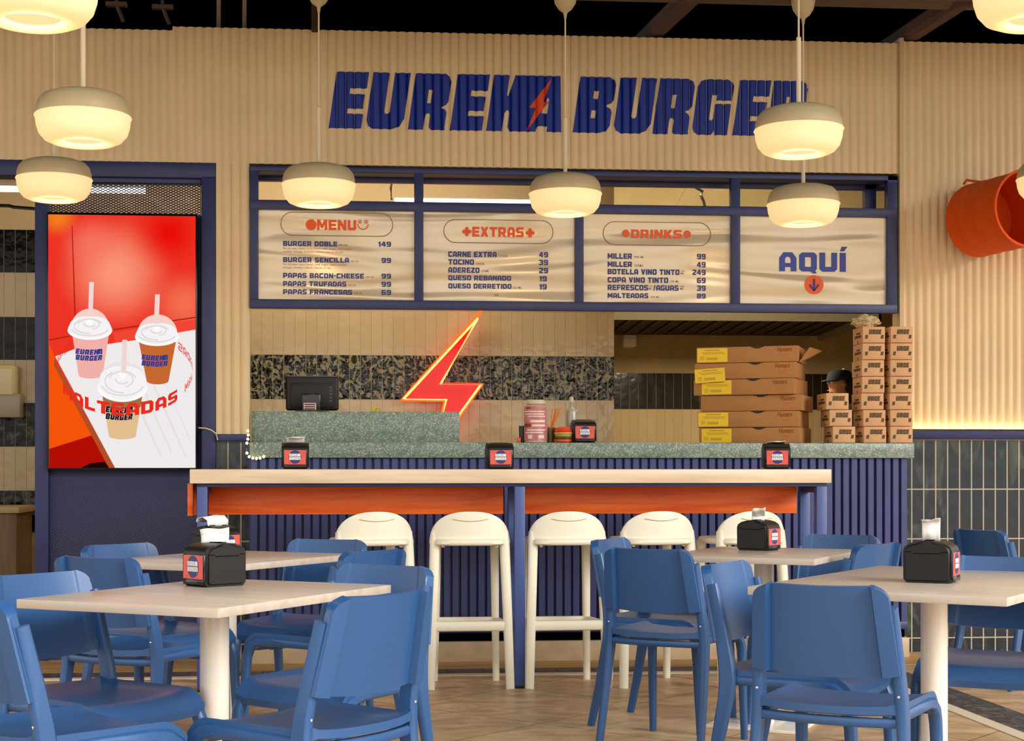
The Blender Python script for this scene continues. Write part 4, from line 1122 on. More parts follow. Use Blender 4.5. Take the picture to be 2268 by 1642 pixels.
def jband(z0, z1, a0, a1, m):
    bm = BM(); n = 12
    A = [bm.verts.new((0.0702*math.cos(a), 0.0702*math.sin(a), z0)) for a in [a0 + (a1 - a0)*i/n for i in range(n+1)]]; B = [bm.verts.new((v.co.x, v.co.y, z1)) for v in A]
    for i in range(n): bm.faces.new((A[i], A[i+1], B[i+1], B[i]))
    obj('print', bm, m, lb, 0)
for z0, z1, a0, a1, m in ((0.178, 0.184, 190, 310, 'pinkpale'), (0.163, 0.169, 200, 305, 'pinkpale'), (0.150, 0.156, 218, 312, 'pinkpale'), (0.118, 0.132, 235, 310, 'pinkpale'), (0.090, 0.112, 190, 238, 'redprint'),
                          (0.095, 0.106, 245, 312, 'pinkpale'), (0.070, 0.078, 215, 312, 'pinkpale'), (0.056, 0.063, 205, 300, 'pinkpale'), (0.024, 0.046, 222, 245, 'pinkpale'), (0.026, 0.044, 275, 305, 'pinkpale'), (0.196, 0.208, 212, 238, 'redprint')):
    jband(z0, z1, R(a0), R(a1), M[m])
# black cup, orange cube, glass of straws, burger ornament, bottle
x, y = at_counter(1157, CY + 0.16)
bm = BM(); lathe(bm, [(0.0, 0.0), (0.018, 0.0), (0.021, 0.10), (0.018, 0.10), (0.016, 0.006), (0, 0.006)], 28, Matrix.Translation((x, y, ZC)))
tag(obj('black_cup', bm, M['blackgloss']), 'small black cup beside the pink jar', 'cup')
x, y = at_counter(1149, CY + 0.10)
bm = BM(); box(bm, x - 0.010, x + 0.010, y - 0.012, y + 0.012, ZC, ZC + 0.03, 0.003)
tag(obj('orange_block', bm, M['redplastic']), 'tiny orange block left of the black cup', 'block')
x, y = at_counter(1219, CY + 0.14)
gl = thing('straw_glass', 'small amber glass holding long orange straws between jar and burger ornament', 'glass', (x, y, ZC))
bm = BM(); lathe(bm, [(0.0, 0.0), (0.026, 0.0), (0.03, 0.09), (0.027, 0.09), (0.024, 0.006), (0, 0.006)], 28); obj('glass', bm, mat('amber_glass', rgb(150, 116, 60), 0.1, trans=0.6), gl)
for k, (dx, top, r_) in enumerate(((-0.055, 0.205, 0.005), (-0.04, 0.19, 0.004), (0.012, 0.20, 0.005), (0.05, 0.205, 0.009), (0.066, 0.208, 0.008), (0.036, 0.200, 0.008))):
    yk = y + (k - 2.5)*0.0075; bm = BM(); tube(bm, [(x - 0.35*dx, yk, ZC + 0.01), (x + dx, yk, ZC + top)], 0.0036, 8)
    tag(obj('straw', bm, M['straw']), 'long orange straw standing in the amber glass on the counter', 'straw', 'orange straws in the amber glass')
x, y = at_counter(1248, CY + 0.07)
bg_ = thing('burger_ornament', 'small red and green toy burger on the counter by the napkin dispenser', 'ornament', (x, y, ZC))
def lay_(name, prof, m):
    bm = BM(); lathe(bm, prof, 32); obj(name, bm, m, bg_)
lay_('bottom_bun', [(0, 0), (0.040, 0.0), (0.050, 0.008), (0.050, 0.020), (0, 0.022)], M['redplastic'])
lay_('patty', [(0, 0.021), (0.048, 0.022), (0.052, 0.028), (0.048, 0.036), (0, 0.037)], M['brownwood'])
lay_('lettuce', [(0, 0.036), (0.050, 0.037), (0.051, 0.050), (0, 0.052)], M['greenplastic'])
lay_('cheese', [(0, 0.051), (0.054, 0.052), (0.054, 0.060), (0, 0.061)], M['wheat'])
lay_('top_bun', [(0, 0.060), (0.050, 0.061), (0.053, 0.070), (0.046, 0.084), (0.030, 0.091), (0, 0.093)], M['redplastic'])
x, y = at_counter(1266, CY + 0.20)
bt = thing('glass_bottle', 'clear glass bottle with a stopper behind the counter napkin dispenser', 'bottle', (x, y, ZC))
bm = BM(); lathe(bm, [(0, 0), (0.030, 0), (0.034, 0.006), (0.034, 0.185), (0.030, 0.196), (0.012, 0.206), (0.010, 0.226), (0.013, 0.232), (0.013, 0.24)], 32); obj('glass', bm, mat('pale_bottle_glass', rgb(214, 212, 196), 0.06, trans=0.5), bt)
bm = BM(); lathe(bm, [(0, 0.236), (0.010, 0.238), (0.014, 0.25), (0.011, 0.262), (0.012, 0.270), (0.0, 0.276)], 20); obj('stopper', bm, mat('pale_stopper', rgb(226, 216, 190), 0.2, trans=0.3), bt)

# ------------------------------------------------------------------ napkin dispensers
DW, DD, DH = 0.136, 0.150, 0.134
def make_dispenser(label):
    t = thing('napkin_dispenser', label, 'napkin dispenser', (0, 0, 0), 0, 'black napkin dispensers')
    # -y is the labelled face
    hw, hd = DW/2, DD/2
    prof = [(-hd + 0.010, 0.0), (hd - 0.010, 0.0), (hd, 0.012), (hd + 0.001, DH*0.76), (hd - 0.005, DH*0.86), (hd - 0.022, DH*0.94), (hd - 0.046, DH*0.985), (0.0, DH), (-hd + 0.046, DH*0.985), (-hd + 0.022, DH*0.94), (-hd + 0.005, DH*0.86), (-hd - 0.001, DH*0.76), (-hd, 0.012)]
    bm = BM(); A = [bm.verts.new((-hw, y, z)) for y, z in prof]; B = [bm.verts.new((hw, y, z)) for y, z in prof]
    n = len(prof)
    for i in range(n): bm.faces.new((A[i], A[(i+1) % n], B[(i+1) % n], B[i]))
    e1 = bm.faces.new(A[::-1]); e2 = bm.faces.new(B)
    bmesh.ops.bevel(bm, geom=list(e1.edges) + list(e2.edges), offset=0.010, segments=3, affect='EDGES')
    obj('housing', bm, M['black'], t, 40)
    bm = BM(); box(bm, -hw + 0.008, hw - 0.008, -hd - 0.004, -hd + 0.004, 0.018, DH*0.74, 0.003); box(bm, -hw + 0.012, hw - 0.012, -hd - 0.006, -hd, 0.006, 0.022, 0.004); obj('bezel', bm, M['blackgloss'], t)
    bm = BM(); poly(bm, [(-hw + 0.014, 0.024), (hw - 0.014, 0.024), (hw - 0.014, DH*0.72), (-hw + 0.014, DH*0.72)], -hd - 0.0046)
    fp = obj('label_card', bm, M['label'], t, 0)
    zc = 0.0615
    bm = BM(); poly(bm, ell(0, zc, 0.031, 0.034, 32), -hd - 0.0052); obj('emblem', bm, M['labelblue'], fp, 0)
    bm = BM()
    for row, wd in ((0, EUREKA), (1, BURGER)):
        src = outline_bm(glyph_line(wd, 0.0)); z0 = zc + 0.002 - row*0.017
        fit(bm, src, -0.028, 0.028, z0, z0 + 0.0145, -hd - 0.0058)
    obj('lettering', bm, M['white'], fp, 0)
    bm = BM(); box(bm, -0.012, 0.012, -hd + 0.016, -hd + 0.030, DH*0.84, DH*0.90, 0.003, 2); obj('badge', bm, mat('grey_badge', rgb(150, 140, 130), 0.4), t)
    bm = BM(); box(bm, -0.045, 0.045, -0.012, 0.012, DH - 0.004, DH + 0.0015); obj('slot', bm, M['dark'], t)
    bm = BM()
    for s in (-1, 1):
        tube(bm, [(s*(hw + 0.0003), -hd*0.86, DH*0.735), (s*(hw + 0.0003), -hd*0.62, DH*0.735), (s*(hw + 0.0003), -hd*0.58, DH*0.70), (s*(hw + 0.0003), hd*0.58, DH*0.70), (s*(hw + 0.0003), hd*0.62, DH*0.735), (s*(hw + 0.0003), hd*0.86, DH*0.735)], 0.0014, 4)
    obj('lid_seam', bm, M['blackgloss'], t)
    return t
def napkin(loc, rz, pts, wid, label):
    """paper sheet: profile pts (y,z) swept over a width, slightly crumpled"""
    bm = BM(); nx = 8; rows = []
    for k, (y, z) in enumerate(pts):
        rows.append([bm.verts.new(((-0.5 + i/nx)*wid*(1 + 0.10*k/len(pts)), y + 0.0022*math.sin(i*1.1 + k), z + 0.0022*math.sin(i*0.9 + 2*k) + (0.006*i/nx if k > 1 else 0))) for i in range(nx + 1)])
    for A, B in zip(rows, rows[1:]):
        for i in range(nx): bm.faces.new((A[i], A[i+1], B[i+1], B[i]))
    o = obj('paper_napkin', bm, M['paper'], None, 60); o.location = loc; o.rotation_euler = (0, 0, rz)
    sm = o.modifiers.new('thick', 'SOLIDIFY'); sm.thickness = 0.0015
    return tag(o, label, 'napkin', 'paper napkins')
ND = [  # x-pixel / place, yaw, label, napkin
    ('bar', 654, 0, 'black napkin dispenser at the left end of the high bar', ([(0.0, 0), (0.002, 0.02), (-0.012, 0.028), (-0.05, 0.022)], 0.09, 'white napkin lying over the leftmost bar dispenser')),
    ('bar', 1107, 0, 'black napkin dispenser on the high bar above its middle leg', None),
    ('bar', 1722, -10, 'black napkin dispenser at the right end of the high bar', ([(0.03, 0.002), (0.012, 0.004), (-0.01, 0.006), (-0.03, 0.004)], 0.09, 'flat white napkin on the rightmost bar dispenser')),
]
disp0 = make_dispenser('')
def put_disp(loc, rz, label, nap, first=[True]):
    if first[0]:
        first[0] = False; d = disp0; d.location = loc; d.rotation_euler = (0, 0, rz); d['label'] = label
    else: d = dup(disp0, loc, rz, label)
    if nap:
        napkin((loc[0], loc[1], loc[2] + DH), rz + R(nap[3] if len(nap) > 3 else 0), nap[0], nap[1], nap[2])
for _, px, yw, lab, nap in ND:
    x = Xa(px, BF + 0.10); put_disp((x, BF + 0.13, zbt), R(yw), lab, nap)
x, y = at_counter(1295, CY + 0.05)
put_disp((x, CY + 0.10, ZC), R(-2), 'black napkin dispenser on the terrazzo counter beside the toy burger', None)

# ------------------------------------------------------------------ cartons on the counter
def make_burger_box(label):
    t = thing('burger_box', label, 'box', (0, 0, 0), 0, 'small printed burger boxes stacked on the counter')
    w_, d_, h_ = 0.133, 0.20, 0.0965
    bm = BM(); box(bm, -w_/2, w_/2, -d_/2, d_/2, 0.0005, h_, 0.003, 2); obj('carton', bm, M['boxcard'], t)
    bm = BM(); box(bm, -w_/2 + 0.006, w_/2 - 0.006, -d_/2 - 0.0012, -d_/2 + 0.001, 0.0015, 0.003); obj('flap_edge', bm, M['cardorange'], t)
    bm = BM(); y = -d_/2 - 0.0015
    src = outline_bm(glyph_line(['U', 'R', 'G', 'E'])); fit(bm, src, -0.030, 0.045, 0.052, 0.080, y)
    src = outline_bm(glyph_line(['B'])); fit(bm, src, -0.053, -0.034, 0.026, 0.048, y)
    src = outline_bm(glyph_line(['R'])); fit(bm, src, 0.040, 0.058, 0.026, 0.048, y)
    obj('lettering', bm, M['carddark'], t, 0)
    bm = BM()
    for z0, z1, a, b in ((0.056, 0.066, -0.05, 0.02), (0.036, 0.050, -0.07, 0.06)):
        box(bm, -w_/2 - 0.0012, -w_/2 + 0.001, a, b, z0, z1)
    box(bm, -w_/2 - 0.0012, -w_/2 + 0.001, -0.01, 0.004, 0.004, 0.018)
    obj('side_print', bm, M['carddark'], t, 0)
    return t
bb0 = make_burger_box('')
BH = 0.0975; first = True
cols = [('left', 1871, CY + 0.11, 3, -2, [(1858, 0), (1867, 1), (1871, 0)][::-1]), ('middle', 1937, CY + 0.11, 7, -2, None), ('right', 1998, CY + 0.09, 7, -1, None)]
jit = {'left': [0, -7, -15], 'middle': [3, 1, -3, -1, -2, 0, 0], 'right': [0, 0, -2, -1, 0, 0, 0]}
words = ['bottom', 'second from bottom', 'third from bottom', 'fourth from bottom', 'fifth from bottom', 'second from top', 'topmost']
for nm, px, Y, n, yaw, _ in cols:
    for k in range(n):
        x = Xa(px + jit[nm][k], Y - 0.1)
        pos_w = words[k] if n == 7 else ('bottom', 'middle', 'topmost')[k]
        lab = 'brown printed burger box, %s of the %s' % (pos_w, {'left': 'short stack beside the flat cartons', 'middle': 'tall stack topped by crumpled paper', 'right': 'tall stack against the corrugated wall'}[nm])
        loc = (x, Y, ZC + k*BH); rz = R(yaw + random.uniform(-0.8, 0.8))
        if first: bb0.location = loc; bb0.rotation_euler = (0, 0, rz); bb0['label'] = lab; first = False
        else: dup(bb0, loc, rz, lab)
# crumpled paper on the middle stack
bm = BM(); bmesh.ops.create_icosphere(bm, subdivisions=4, radius=1)
for v in bm.verts:
    n_ = v.co.normalized(); k = 1 + 0.35*mnoise.noise(n_*2.3) + 0.18*mnoise.noise(n_*6.1) + 0.08*abs(mnoise.noise(n_*14))
    v.co = Vector((n_.x*0.075*k, n_.y*0.07*k, max(-0.036, n_.z*0.038*k)))
o = obj('crumpled_paper', bm, mat('greaseproof_paper', rgb(204, 184, 140), 0.6, var=0.15, scale=30), None, 20)
o.location = (Xa(1919, CY + 0.11), CY + 0.12, ZC + 7*BH + 0.036); tag(o, 'crumpled brown paper on top of the middle stack of burger boxes', 'paper')

def make_flat(label, sticker=True):
    t = thing('flat_carton', label, 'box', (0, 0, 0), 0, 'flat cartons stacked on the counter')
    w_, d_, h_ = 0.60, 0.40, 0.094
    bm = BM(); box(bm, -w_/2, w_/2, -d_/2, d_/2, 0.0005, h_, 0.004, 2); obj('carton', bm, M['card'], t)
    y = -d_/2 - 0.0012
    bm = BM(); poly(bm, [(0.02, h_ - 0.004), (0.10, h_ - 0.004), (0.10, h_), (0.02, h_)], y); 
    bm2 = [(0.06 + 0.030*math.cos(a), h_ - 0.001 + 0.012*math.sin(a)) for a in [PI + PI*i/10 for i in range(11)]]
    poly(bm, bm2, y - 0.0003); obj('finger_hole', bm, M['hood'], t, 0)
    bm = BM(); src = text_bm("Hunters", 0.01, 0.35); fit(bm, src, 0.175, 0.262, 0.060, 0.088, y)
    obj('lettering', bm, M['cardorange'], t, 0)
    bm = BM()
    for k in range(3): poly(bm, [(0.19 + 0.004*k, 0.046 - 0.007*k), (0.25 - 0.006*k, 0.048 - 0.007*k), (0.25 - 0.006*k, 0.051 - 0.007*k), (0.19 + 0.004*k, 0.049 - 0.007*k)], y)
    bm3 = ell(0.222, 0.016, 0.034, 0.011, 20); poly(bm, bm3, y); poly(bm, [(-0.06, 0.016), (0.05, 0.018), (0.05, 0.021), (-0.06, 0.020)], y)
    obj('print', bm, mat('faded_orange_print', rgb(186, 118, 60), 0.8), t, 0)
    if sticker:
        bm = BM(); poly(bm, [(-0.295, 0.006), (-0.115, 0.006), (-0.115, 0.088), (-0.295, 0.088)], y - 0.0004); s_ = obj('sticker', bm, M['yellow'], t, 0)
        bm = BM()
        for a, b, z, hh in ((-0.25, -0.16, 0.074, 0.005), (-0.27, -0.14, 0.062, 0.003), (-0.26, -0.13, 0.054, 0.003), (-0.28, -0.255, 0.036, 0.003), (-0.28, -0.25, 0.028, 0.003), (-0.28, -0.255, 0.020, 0.003)):
            poly(bm, [(a, z), (b, z), (b, z + hh), (a, z + hh)], y - 0.0008)
        for k in range(14): poly(bm, [(-0.24 + k*0.0048, 0.018), (-0.2375 + k*0.0048, 0.018), (-0.2375 + k*0.0048, 0.034), (-0.24 + k*0.0048, 0.034)], y - 0.0008)
        obj('sticker_print', bm, M['yellowprint'], s_, 0)
    return t
fl = [(1688, -26, 'lowest flat carton of the stack on the counter, yellow sticker set in from its corner'),
      (1684, -25, 'flat carton with yellow sticker, second from the bottom of the stack'),
      (1692, -26, 'flat carton without any sticker, third from the bottom of the stack'),
      (1678, -28, 'flat carton third from the top, its yellow sticker set in from the edge'),
      (1677, -24, 'flat carton second from the top, its yellow sticker tilted'),
      (1680, -23, 'topmost flat carton of the stack with an open flap at its right end')]
f0 = None
for k, (px, yaw, lab) in sorted(enumerate(fl), key=lambda q: q[0] in (0, 3, 4)):
    Y = CY + 0.34
    loc = (Xa(px, Y - 0.15), Y, ZC + k*0.0955)
    if k == 2: f = make_flat(lab, False); f.location = loc; f.rotation_euler = (0, 0, R(yaw))
    elif f0 is None: f0 = make_flat(lab); f0.location = loc; f0.rotation_euler = (0, 0, R(yaw)); f = f0
    else: f = dup(f0, loc, R(yaw), lab)
    if k == 5:
        bm = BM(); vs = [bm.verts.new(v) for v in ((0.303, -0.19, 0.0), (0.303, 0.05, 0.02), (0.41, 0.02, 0.075), (0.36, -0.17, 0.085))]
        bm.faces.new(vs); o = obj('open_flap', bm, M['card'], f, 0); sm = o.modifiers.new('thick', 'SOLIDIFY'); sm.thickness = 0.004
    for c in f.children:
        if c.name.startswith('sticker'):
            if k in (0, 3): c.location.x = 0.012 if k == 0 else 0.045
            if k == 4: c.rotation_euler.y = R(-3.5); c.location = (-0.001, 0, -0.0115)
# a paper bag sheet leaning left of the flat cartons
# ------------------------------------------------------------------ string lights at the counter's left end
sl = thing('string_lights', 'short string of tiny warm lights hanging on the counter end by the pier', 'lights', (0, 0, 0))
pt = [at(x, y, CY - 0.03) for x, y in ((549, 955), (550, 964), (549, 973), (547, 982), (545, 992), (547, 1004), (552, 1012), (560, 1015), (568, 1016), (576, 1015), (584, 1012))]
bm = BM(); tube(bm, pt, 0.003, 6); obj('wire', bm, M['blackgloss'], sl)
M['fairy'] = emat('fairy_bulb', (1.0, 0.82, 0.38, 1), 2.5)
for i, v in enumerate(pt):
    if i in (4,): continue
    bm = BM(); bmesh.ops.create_uvsphere(bm, u_segments=10, v_segments=8, radius=0.0085, matrix=Matrix.Translation(v + Vector((0, -0.004, 0)))); obj('bulb', bm, M['fairy'], sl)
# ------------------------------------------------------------------ orange drum on the right wall
dr = thing('orange_drum', 'big orange steel drum fixed sideways on the corrugated wall at right edge', 'drum', (0, 0, 0))
a = at(2166, 488, WY - 0.10)
axis = Vector((0.095, -0.42, 0.0)).normalized()
RD = 0.218
rot = Vector((0, 0, 1)).rotation_difference(axis).to_matrix().to_4x4()
MT = Matrix.Translation(a) @ rot
prof = [(0.0, 0.012), (RD - 0.012, 0.012), (RD - 0.012, 0.0), (RD + 0.004, -0.004), (RD + 0.004, 0.012), (RD, 0.020), (RD, 0.115), (RD + 0.003, 0.121), (RD + 0.003, 0.129), (RD, 0.135),
        (RD, 0.26), (RD + 0.002, 0.266), (RD, 0.272), (RD, 0.455), (RD + 0.008, 0.460), (RD + 0.008, 0.474), (RD - 0.006, 0.474), (RD - 0.006, 0.03), (0.0, 0.028)]
bm = BM(); lathe(bm, prof, 72, MT, False); obj('drum_body', bm, M['drum'], dr, 40)
bm = BM(); b_ = a + axis*0.06; tube(bm, [b_ + Vector((-0.02, 0, RD)), b_ + Vector((-0.10, 0.02, RD + 0.015)), b_ + Vector((-0.10, 0.06, RD + 0.0))], 0.008, 6); obj('bracket', bm, M['drum'], dr)

# ------------------------------------------------------------------ pendant lamps
M['diff'] = mat('glowing_opal_diffuser', rgb(210, 196, 170), 0.5, emis=(1.0, 0.62, 0.25, 1), estr=0.78)
M['disc'] = emat('lamp_opening', (1.0, 0.76, 0.36, 1), 1.05)
def pendant(label, x, y, zr, zc):
    t = thing('pendant_lamp', label, 'lamp', (x, y, zr), 0, 'cream pendant lamps')
    bm = BM(); lathe(bm, [(0.188, -0.004), (0.190, 0.0), (0.187, 0.03), (0.178, 0.058), (0.158, 0.080), (0.120, 0.093), (0.06, 0.098), (0.0, 0.099)], 56); obj('shade', bm, M['shade'], t, 50)
    bm = BM(); lathe(bm, [(0.192, 0.0), (0.194, -0.004), (0.190, -0.009), (0.186, -0.04), (0.176, -0.072), (0.155, -0.097), (0.125, -0.110), (0.10, -0.112), (0.090, -0.106), (0.083, -0.094)], 56, None, False); df = obj('diffuser', bm, M['diff'], t, 60)
    bm = BM(); lathe(bm, [(0.0, -0.091), (0.084, -0.093)], 40, None, False); obj('light_disc', bm, M['disc'], df)
    bm = BM(); lathe(bm, [(0.0, 0.097), (0.014, 0.097), (0.014, 0.11), (0.0105, 0.118), (0.0105, 0.40), (0.006, 0.405), (0, 0.405)], 14); obj('rod', bm, M['cord'], t, 40)
    L = zc - zr
    bm = BM(); tube(bm, [(0, 0, 0.40), (0, 0, L - 0.10)], 0.0042, 8); obj('cord', bm, M['cord'], t)
    bm = BM(); lathe(bm, [(0.0, L - 0.135), (0.006, L - 0.135), (0.010, L - 0.108), (0.012, L - 0.104), (0.036, L - 0.085), (0.055, L - 0.055), (0.063, L - 0.015), (0.064, L - 0.001), (0, L - 0.001)], 36); obj('canopy', bm, M['shade'], t, 50)
    ld = bpy.data.lights.new('lamp_bulb', 'POINT'); ld.energy = 2.0; ld.color = (1.0, 0.66, 0.34); ld.shadow_soft_size = 0.07
    lo = bpy.data.objects.new('lamp_bulb', ld); lo.location = (0, 0, -0.145); lo.parent = t; COL.objects.link(lo)
    return t
ZCAN = 3.62
def zrim(px, py, x, y):
    # rim height that shows at this image row for a lamp standing at (x, y)
    d = x * SN + y * CS
    return CAMH + (PYC - py) * d / FPX
for px, py, lab in ((120, 396, 'cream pendant lamp at left hanging in front of the navy door head'),
                    (706, 408, 'cream pendant lamp hanging in front of the menu heading panel'),
                    (1252, 429, 'cream pendant lamp hanging where the extras and drinks panels meet'),
                    (1779, 452, 'cream pendant lamp hanging above the last panel with the arrow'),
                    (2333, 395, 'cream pendant lamp barely showing beside the orange drum')):
    x = Xa(px, LY); pendant(lab, x, LY, zrim(px, py, x, LY), ZCAN)
for px, py, xc, d, lab in ((184, 258, -1.565, 6.40, 'cream pendant lamp at left, higher than the one by the navy door head'),
                           (1769, 287, 1.435, 6.89, 'cream pendant lamp overlapping the end of the painted lettering'),
                           (73, -32, -1.293, 4.68, 'large lit pendant lamp cut by the top left corner'),
                           (2297, -28, 1.741, 4.85, 'lit pendant lamp cut by the top right corner')):
    x, y = wc(xc, d); pendant(lab, x, y, zrim(px, py, x, y), 4.75)

# ------------------------------------------------------------------ dining tables
TZ = 0.747
def table(label, xc, d, h, u, v, base=0.40):
    x, y = wc(xc, d)
    t = thing('dining_table', label, 'table', (x, y, 0), -(R(h) + PSI), 'pale wood dining tables')
    bm = BM(); box(bm, -u/2, u/2, -v/2, v/2, TZ - 0.026, TZ, 0.002); obj('tabletop', bm, M['tabletop'], t)
    bm = BM(); box(bm, -0.17, 0.17, -0.17, 0.17, TZ - 0.036, TZ - 0.026, 0.002); obj('mounting_plate', bm, M['post'], t)
    bm = BM(); lathe(bm, [(0.0, 0.014), (0.043, 0.014), (0.043, TZ - 0.034), (0.0, TZ - 0.034)], 40); obj('post', bm, M['post'], t, 40)
    bm = BM(); box(bm, -base/2, base/2, -base/2, base/2, 0.0, 0.016, 0.005, 2); obj('base_plate', bm, M['post'], t)
    return t
table('pale wood table on a white post, front left of the room', -0.752, 4.66, 26, 0.675, 0.93)
table('pale wood table on a white post, front right, running out of the picture', 1.52, 5.17, 33, 0.78, 1.24)
table('pale wood table standing in front of the left end of the bar', -0.995, 6.46, 27.5, 0.67, 0.92)
table('pale wood table standing in front of the right half of the bar', 1.275, 6.84, 27, 0.66, 0.84)
def hdg(h): return -(R(h) + PSI)
def tdisp(xc, d, h, lab, nap):
    x, y = wc(xc, d); put_disp((x, y, TZ), hdg(h), lab, nap)
tdisp(-0.79, 4.90, 47, 'black napkin dispenser on the front left table, red label facing left',
      ([(0.0, -0.004), (0.004, 0.012), (0.004, 0.026), (-0.004, 0.040)], 0.085, 'large white napkin standing out of the dispenser on the front left table', 45))
tdisp(-1.02, 6.36, -52, 'black napkin dispenser on the rear left table, half hidden by the nearer dispenser',
      ([(-0.012, -0.002), (-0.01, 0.02), (0.015, 0.036), (0.05, 0.030), (0.055, 0.012)], 0.11, 'curled white napkin on the dispenser of the rear left table'))
tdisp(1.475, 5.05, -62, 'black napkin dispenser on the front right table, plain side facing the camera',
      ([(0.0, -0.004), (0.0, 0.03), (0.006, 0.055), (-0.006, 0.062), (-0.03, 0.064)], 0.055, 'tall white napkin folded over at the top on the front right dispenser', -80))
tdisp(1.285, 7.03, -52, 'black napkin dispenser on the rear right table in front of the last white stool',
      ([(0.0, -0.004), (0.01, 0.015), (-0.02, 0.035), (-0.04, 0.05)], 0.055, 'small slanting napkin on the rear right dispenser', -60))

# ------------------------------------------------------------------ blue chairs
def make_chair():
    t = thing('plastic_chair', '', 'chair', (0, 0, 0), 0, 'blue plastic chairs')
    # +y front.  backrest
    def bw(z): return 0.205 - 0.022 * (z - 0.56) / 0.24
    def bp(u, v):
        s = 2*u - 1; r = 0.05
        z0 = 0.562 - 0.016*(1 - s*s)
        w_ = bw(0.80); ax = abs(s) * w_
        top = 0.800 - 0.004*(1 - s*s) - (0 if ax < w_ - r else (r - math.sqrt(max(0, r*r - (ax - (w_ - r))**2))) * 0.95)
        z = z0 + (top - z0)*v
        x = s * bw(z)
        y = -0.200 - 0.055*(z - 0.55)/0.25 - 0.034*(1 - s*s) - (0.010 if abs(s) > 0.76 else 0.0)
        return (x, y, z)
    def bt(u, v):
        s = abs(2*u - 1)
        return 0.010 if s < 0.735 else (0.010 + 0.024*min(1, (s - 0.735)/0.03) if s < 0.975 else 0.022)
    def bn(u, v):
        s = 2*u - 1
        return Vector((-0.30*s, 1.0, 0.22)).normalized()
    us = sorted(set([i/20 for i in range(21)] + [0.118, 0.1325, 0.8675, 0.882, 0.013, 0.03, 0.987, 0.97, 0.006, 0.994]))
    bm = BM(); nu = len(us) - 1
    grid_shell(bm, lambda u, v: bp(us[round(u*nu)], v), nu, 10, lambda u, v: bt(us[round(u*nu)], v), lambda u, v: bn(us[round(u*nu)], v))
    obj('backrest', bm, M['chair'], t, 40)
    # seat: gently dished, rolled front edge
    def se(u, v):
        s = 2*u - 1; y = -0.205 + 0.425*v
        w_ = 0.192 + 0.012*v
        yb = y - (0.030*(1 - s*s) if v < 0.25 else 0)*(1 - v/0.25)
        z = 0.448 - 0.010*(1 - s*s)*math.sin(PI*min(1, v*1.05)) + 0.008*(s**4)
        if v > 0.84: z -= 0.045*((v - 0.84)/0.16)**2
        if v < 0.12: z += 0.010*(1 - v/0.12)
        return (s*w_, yb, z)
    bm = BM(); grid_shell(bm, se, 16, 20, lambda u, v: 0.022 + (0.012 if abs(2*u - 1) > 0.9 else 0), lambda u, v: Vector((0, 0.25 if v > 0.85 else 0, 1)).normalized())
    obj('seat', bm, M['chair'], t, 45)
    bm = BM(); pts = [(0.19*(2*i/12 - 1), -0.190 - 0.026*(1 - (2*i/12 - 1)**2), 0.426) for i in range(13)]
    rsweep(bm, pts, (0.013, 0.010), Vector((0, 0, 1)))
    pts = [(0.185*(2*i/12 - 1), 0.10, 0.420) for i in range(13)]; rsweep(bm, pts, (0.012, 0.012), Vector((0, 0, 1)))
    obj('seat_rail', bm, M['chair'], t, 45)
    for s in (-1, 1):
        bm = BM()
        rsweep(bm, [(s*0.186, -0.237, 0.74), (s*0.192, -0.205, 0.60), (s*0.197, -0.186, 0.50), (s*0.200, -0.180, 0.44), (s*0.203, -0.186, 0.38), (s*0.210, -0.225, 0.17), (s*0.215, -0.262, 0.0)],
               [(0.012, 0.018), (0.014, 0.022), (0.015, 0.026), (0.015, 0.028), (0.0145, 0.024), (0.0135, 0.018), (0.0125, 0.015)])
        lg = obj('leg', bm, M['chair'], t, 45)
        for z, y in ((0.50, -0.2125), (0.415, -0.2065)):
            bm = BM(); bmesh.ops.create_uvsphere(bm, u_segments=10, v_segments=6, radius=0.0042, matrix=Matrix.Translation((s*0.196, y, z)) @ Matrix.Diagonal((1, 0.5, 1, 1)))
            obj('screw', bm, M['screw'], lg)
        bm = BM()
        rsweep(bm, [(s*0.184, -0.18, 0.438), (s*0.190, 0.0, 0.440), (s*0.194, 0.12, 0.441), (s*0.196, 0.165, 0.434), (s*0.198, 0.198, 0.410), (s*0.199, 0.212, 0.375), (s*0.200, 0.216, 0.33), (s*0.202, 0.224, 0.16), (s*0.204, 0.232, 0.0)],
               [(0.014, 0.015), (0.015, 0.017), (0.016, 0.018), (0.017, 0.019), (0.017, 0.020), (0.0165, 0.020), (0.016, 0.019), (0.014, 0.016), (0.0125, 0.0135)])
        obj('leg', bm, M['chair'], t, 45)
    return t
chair0 = make_chair()
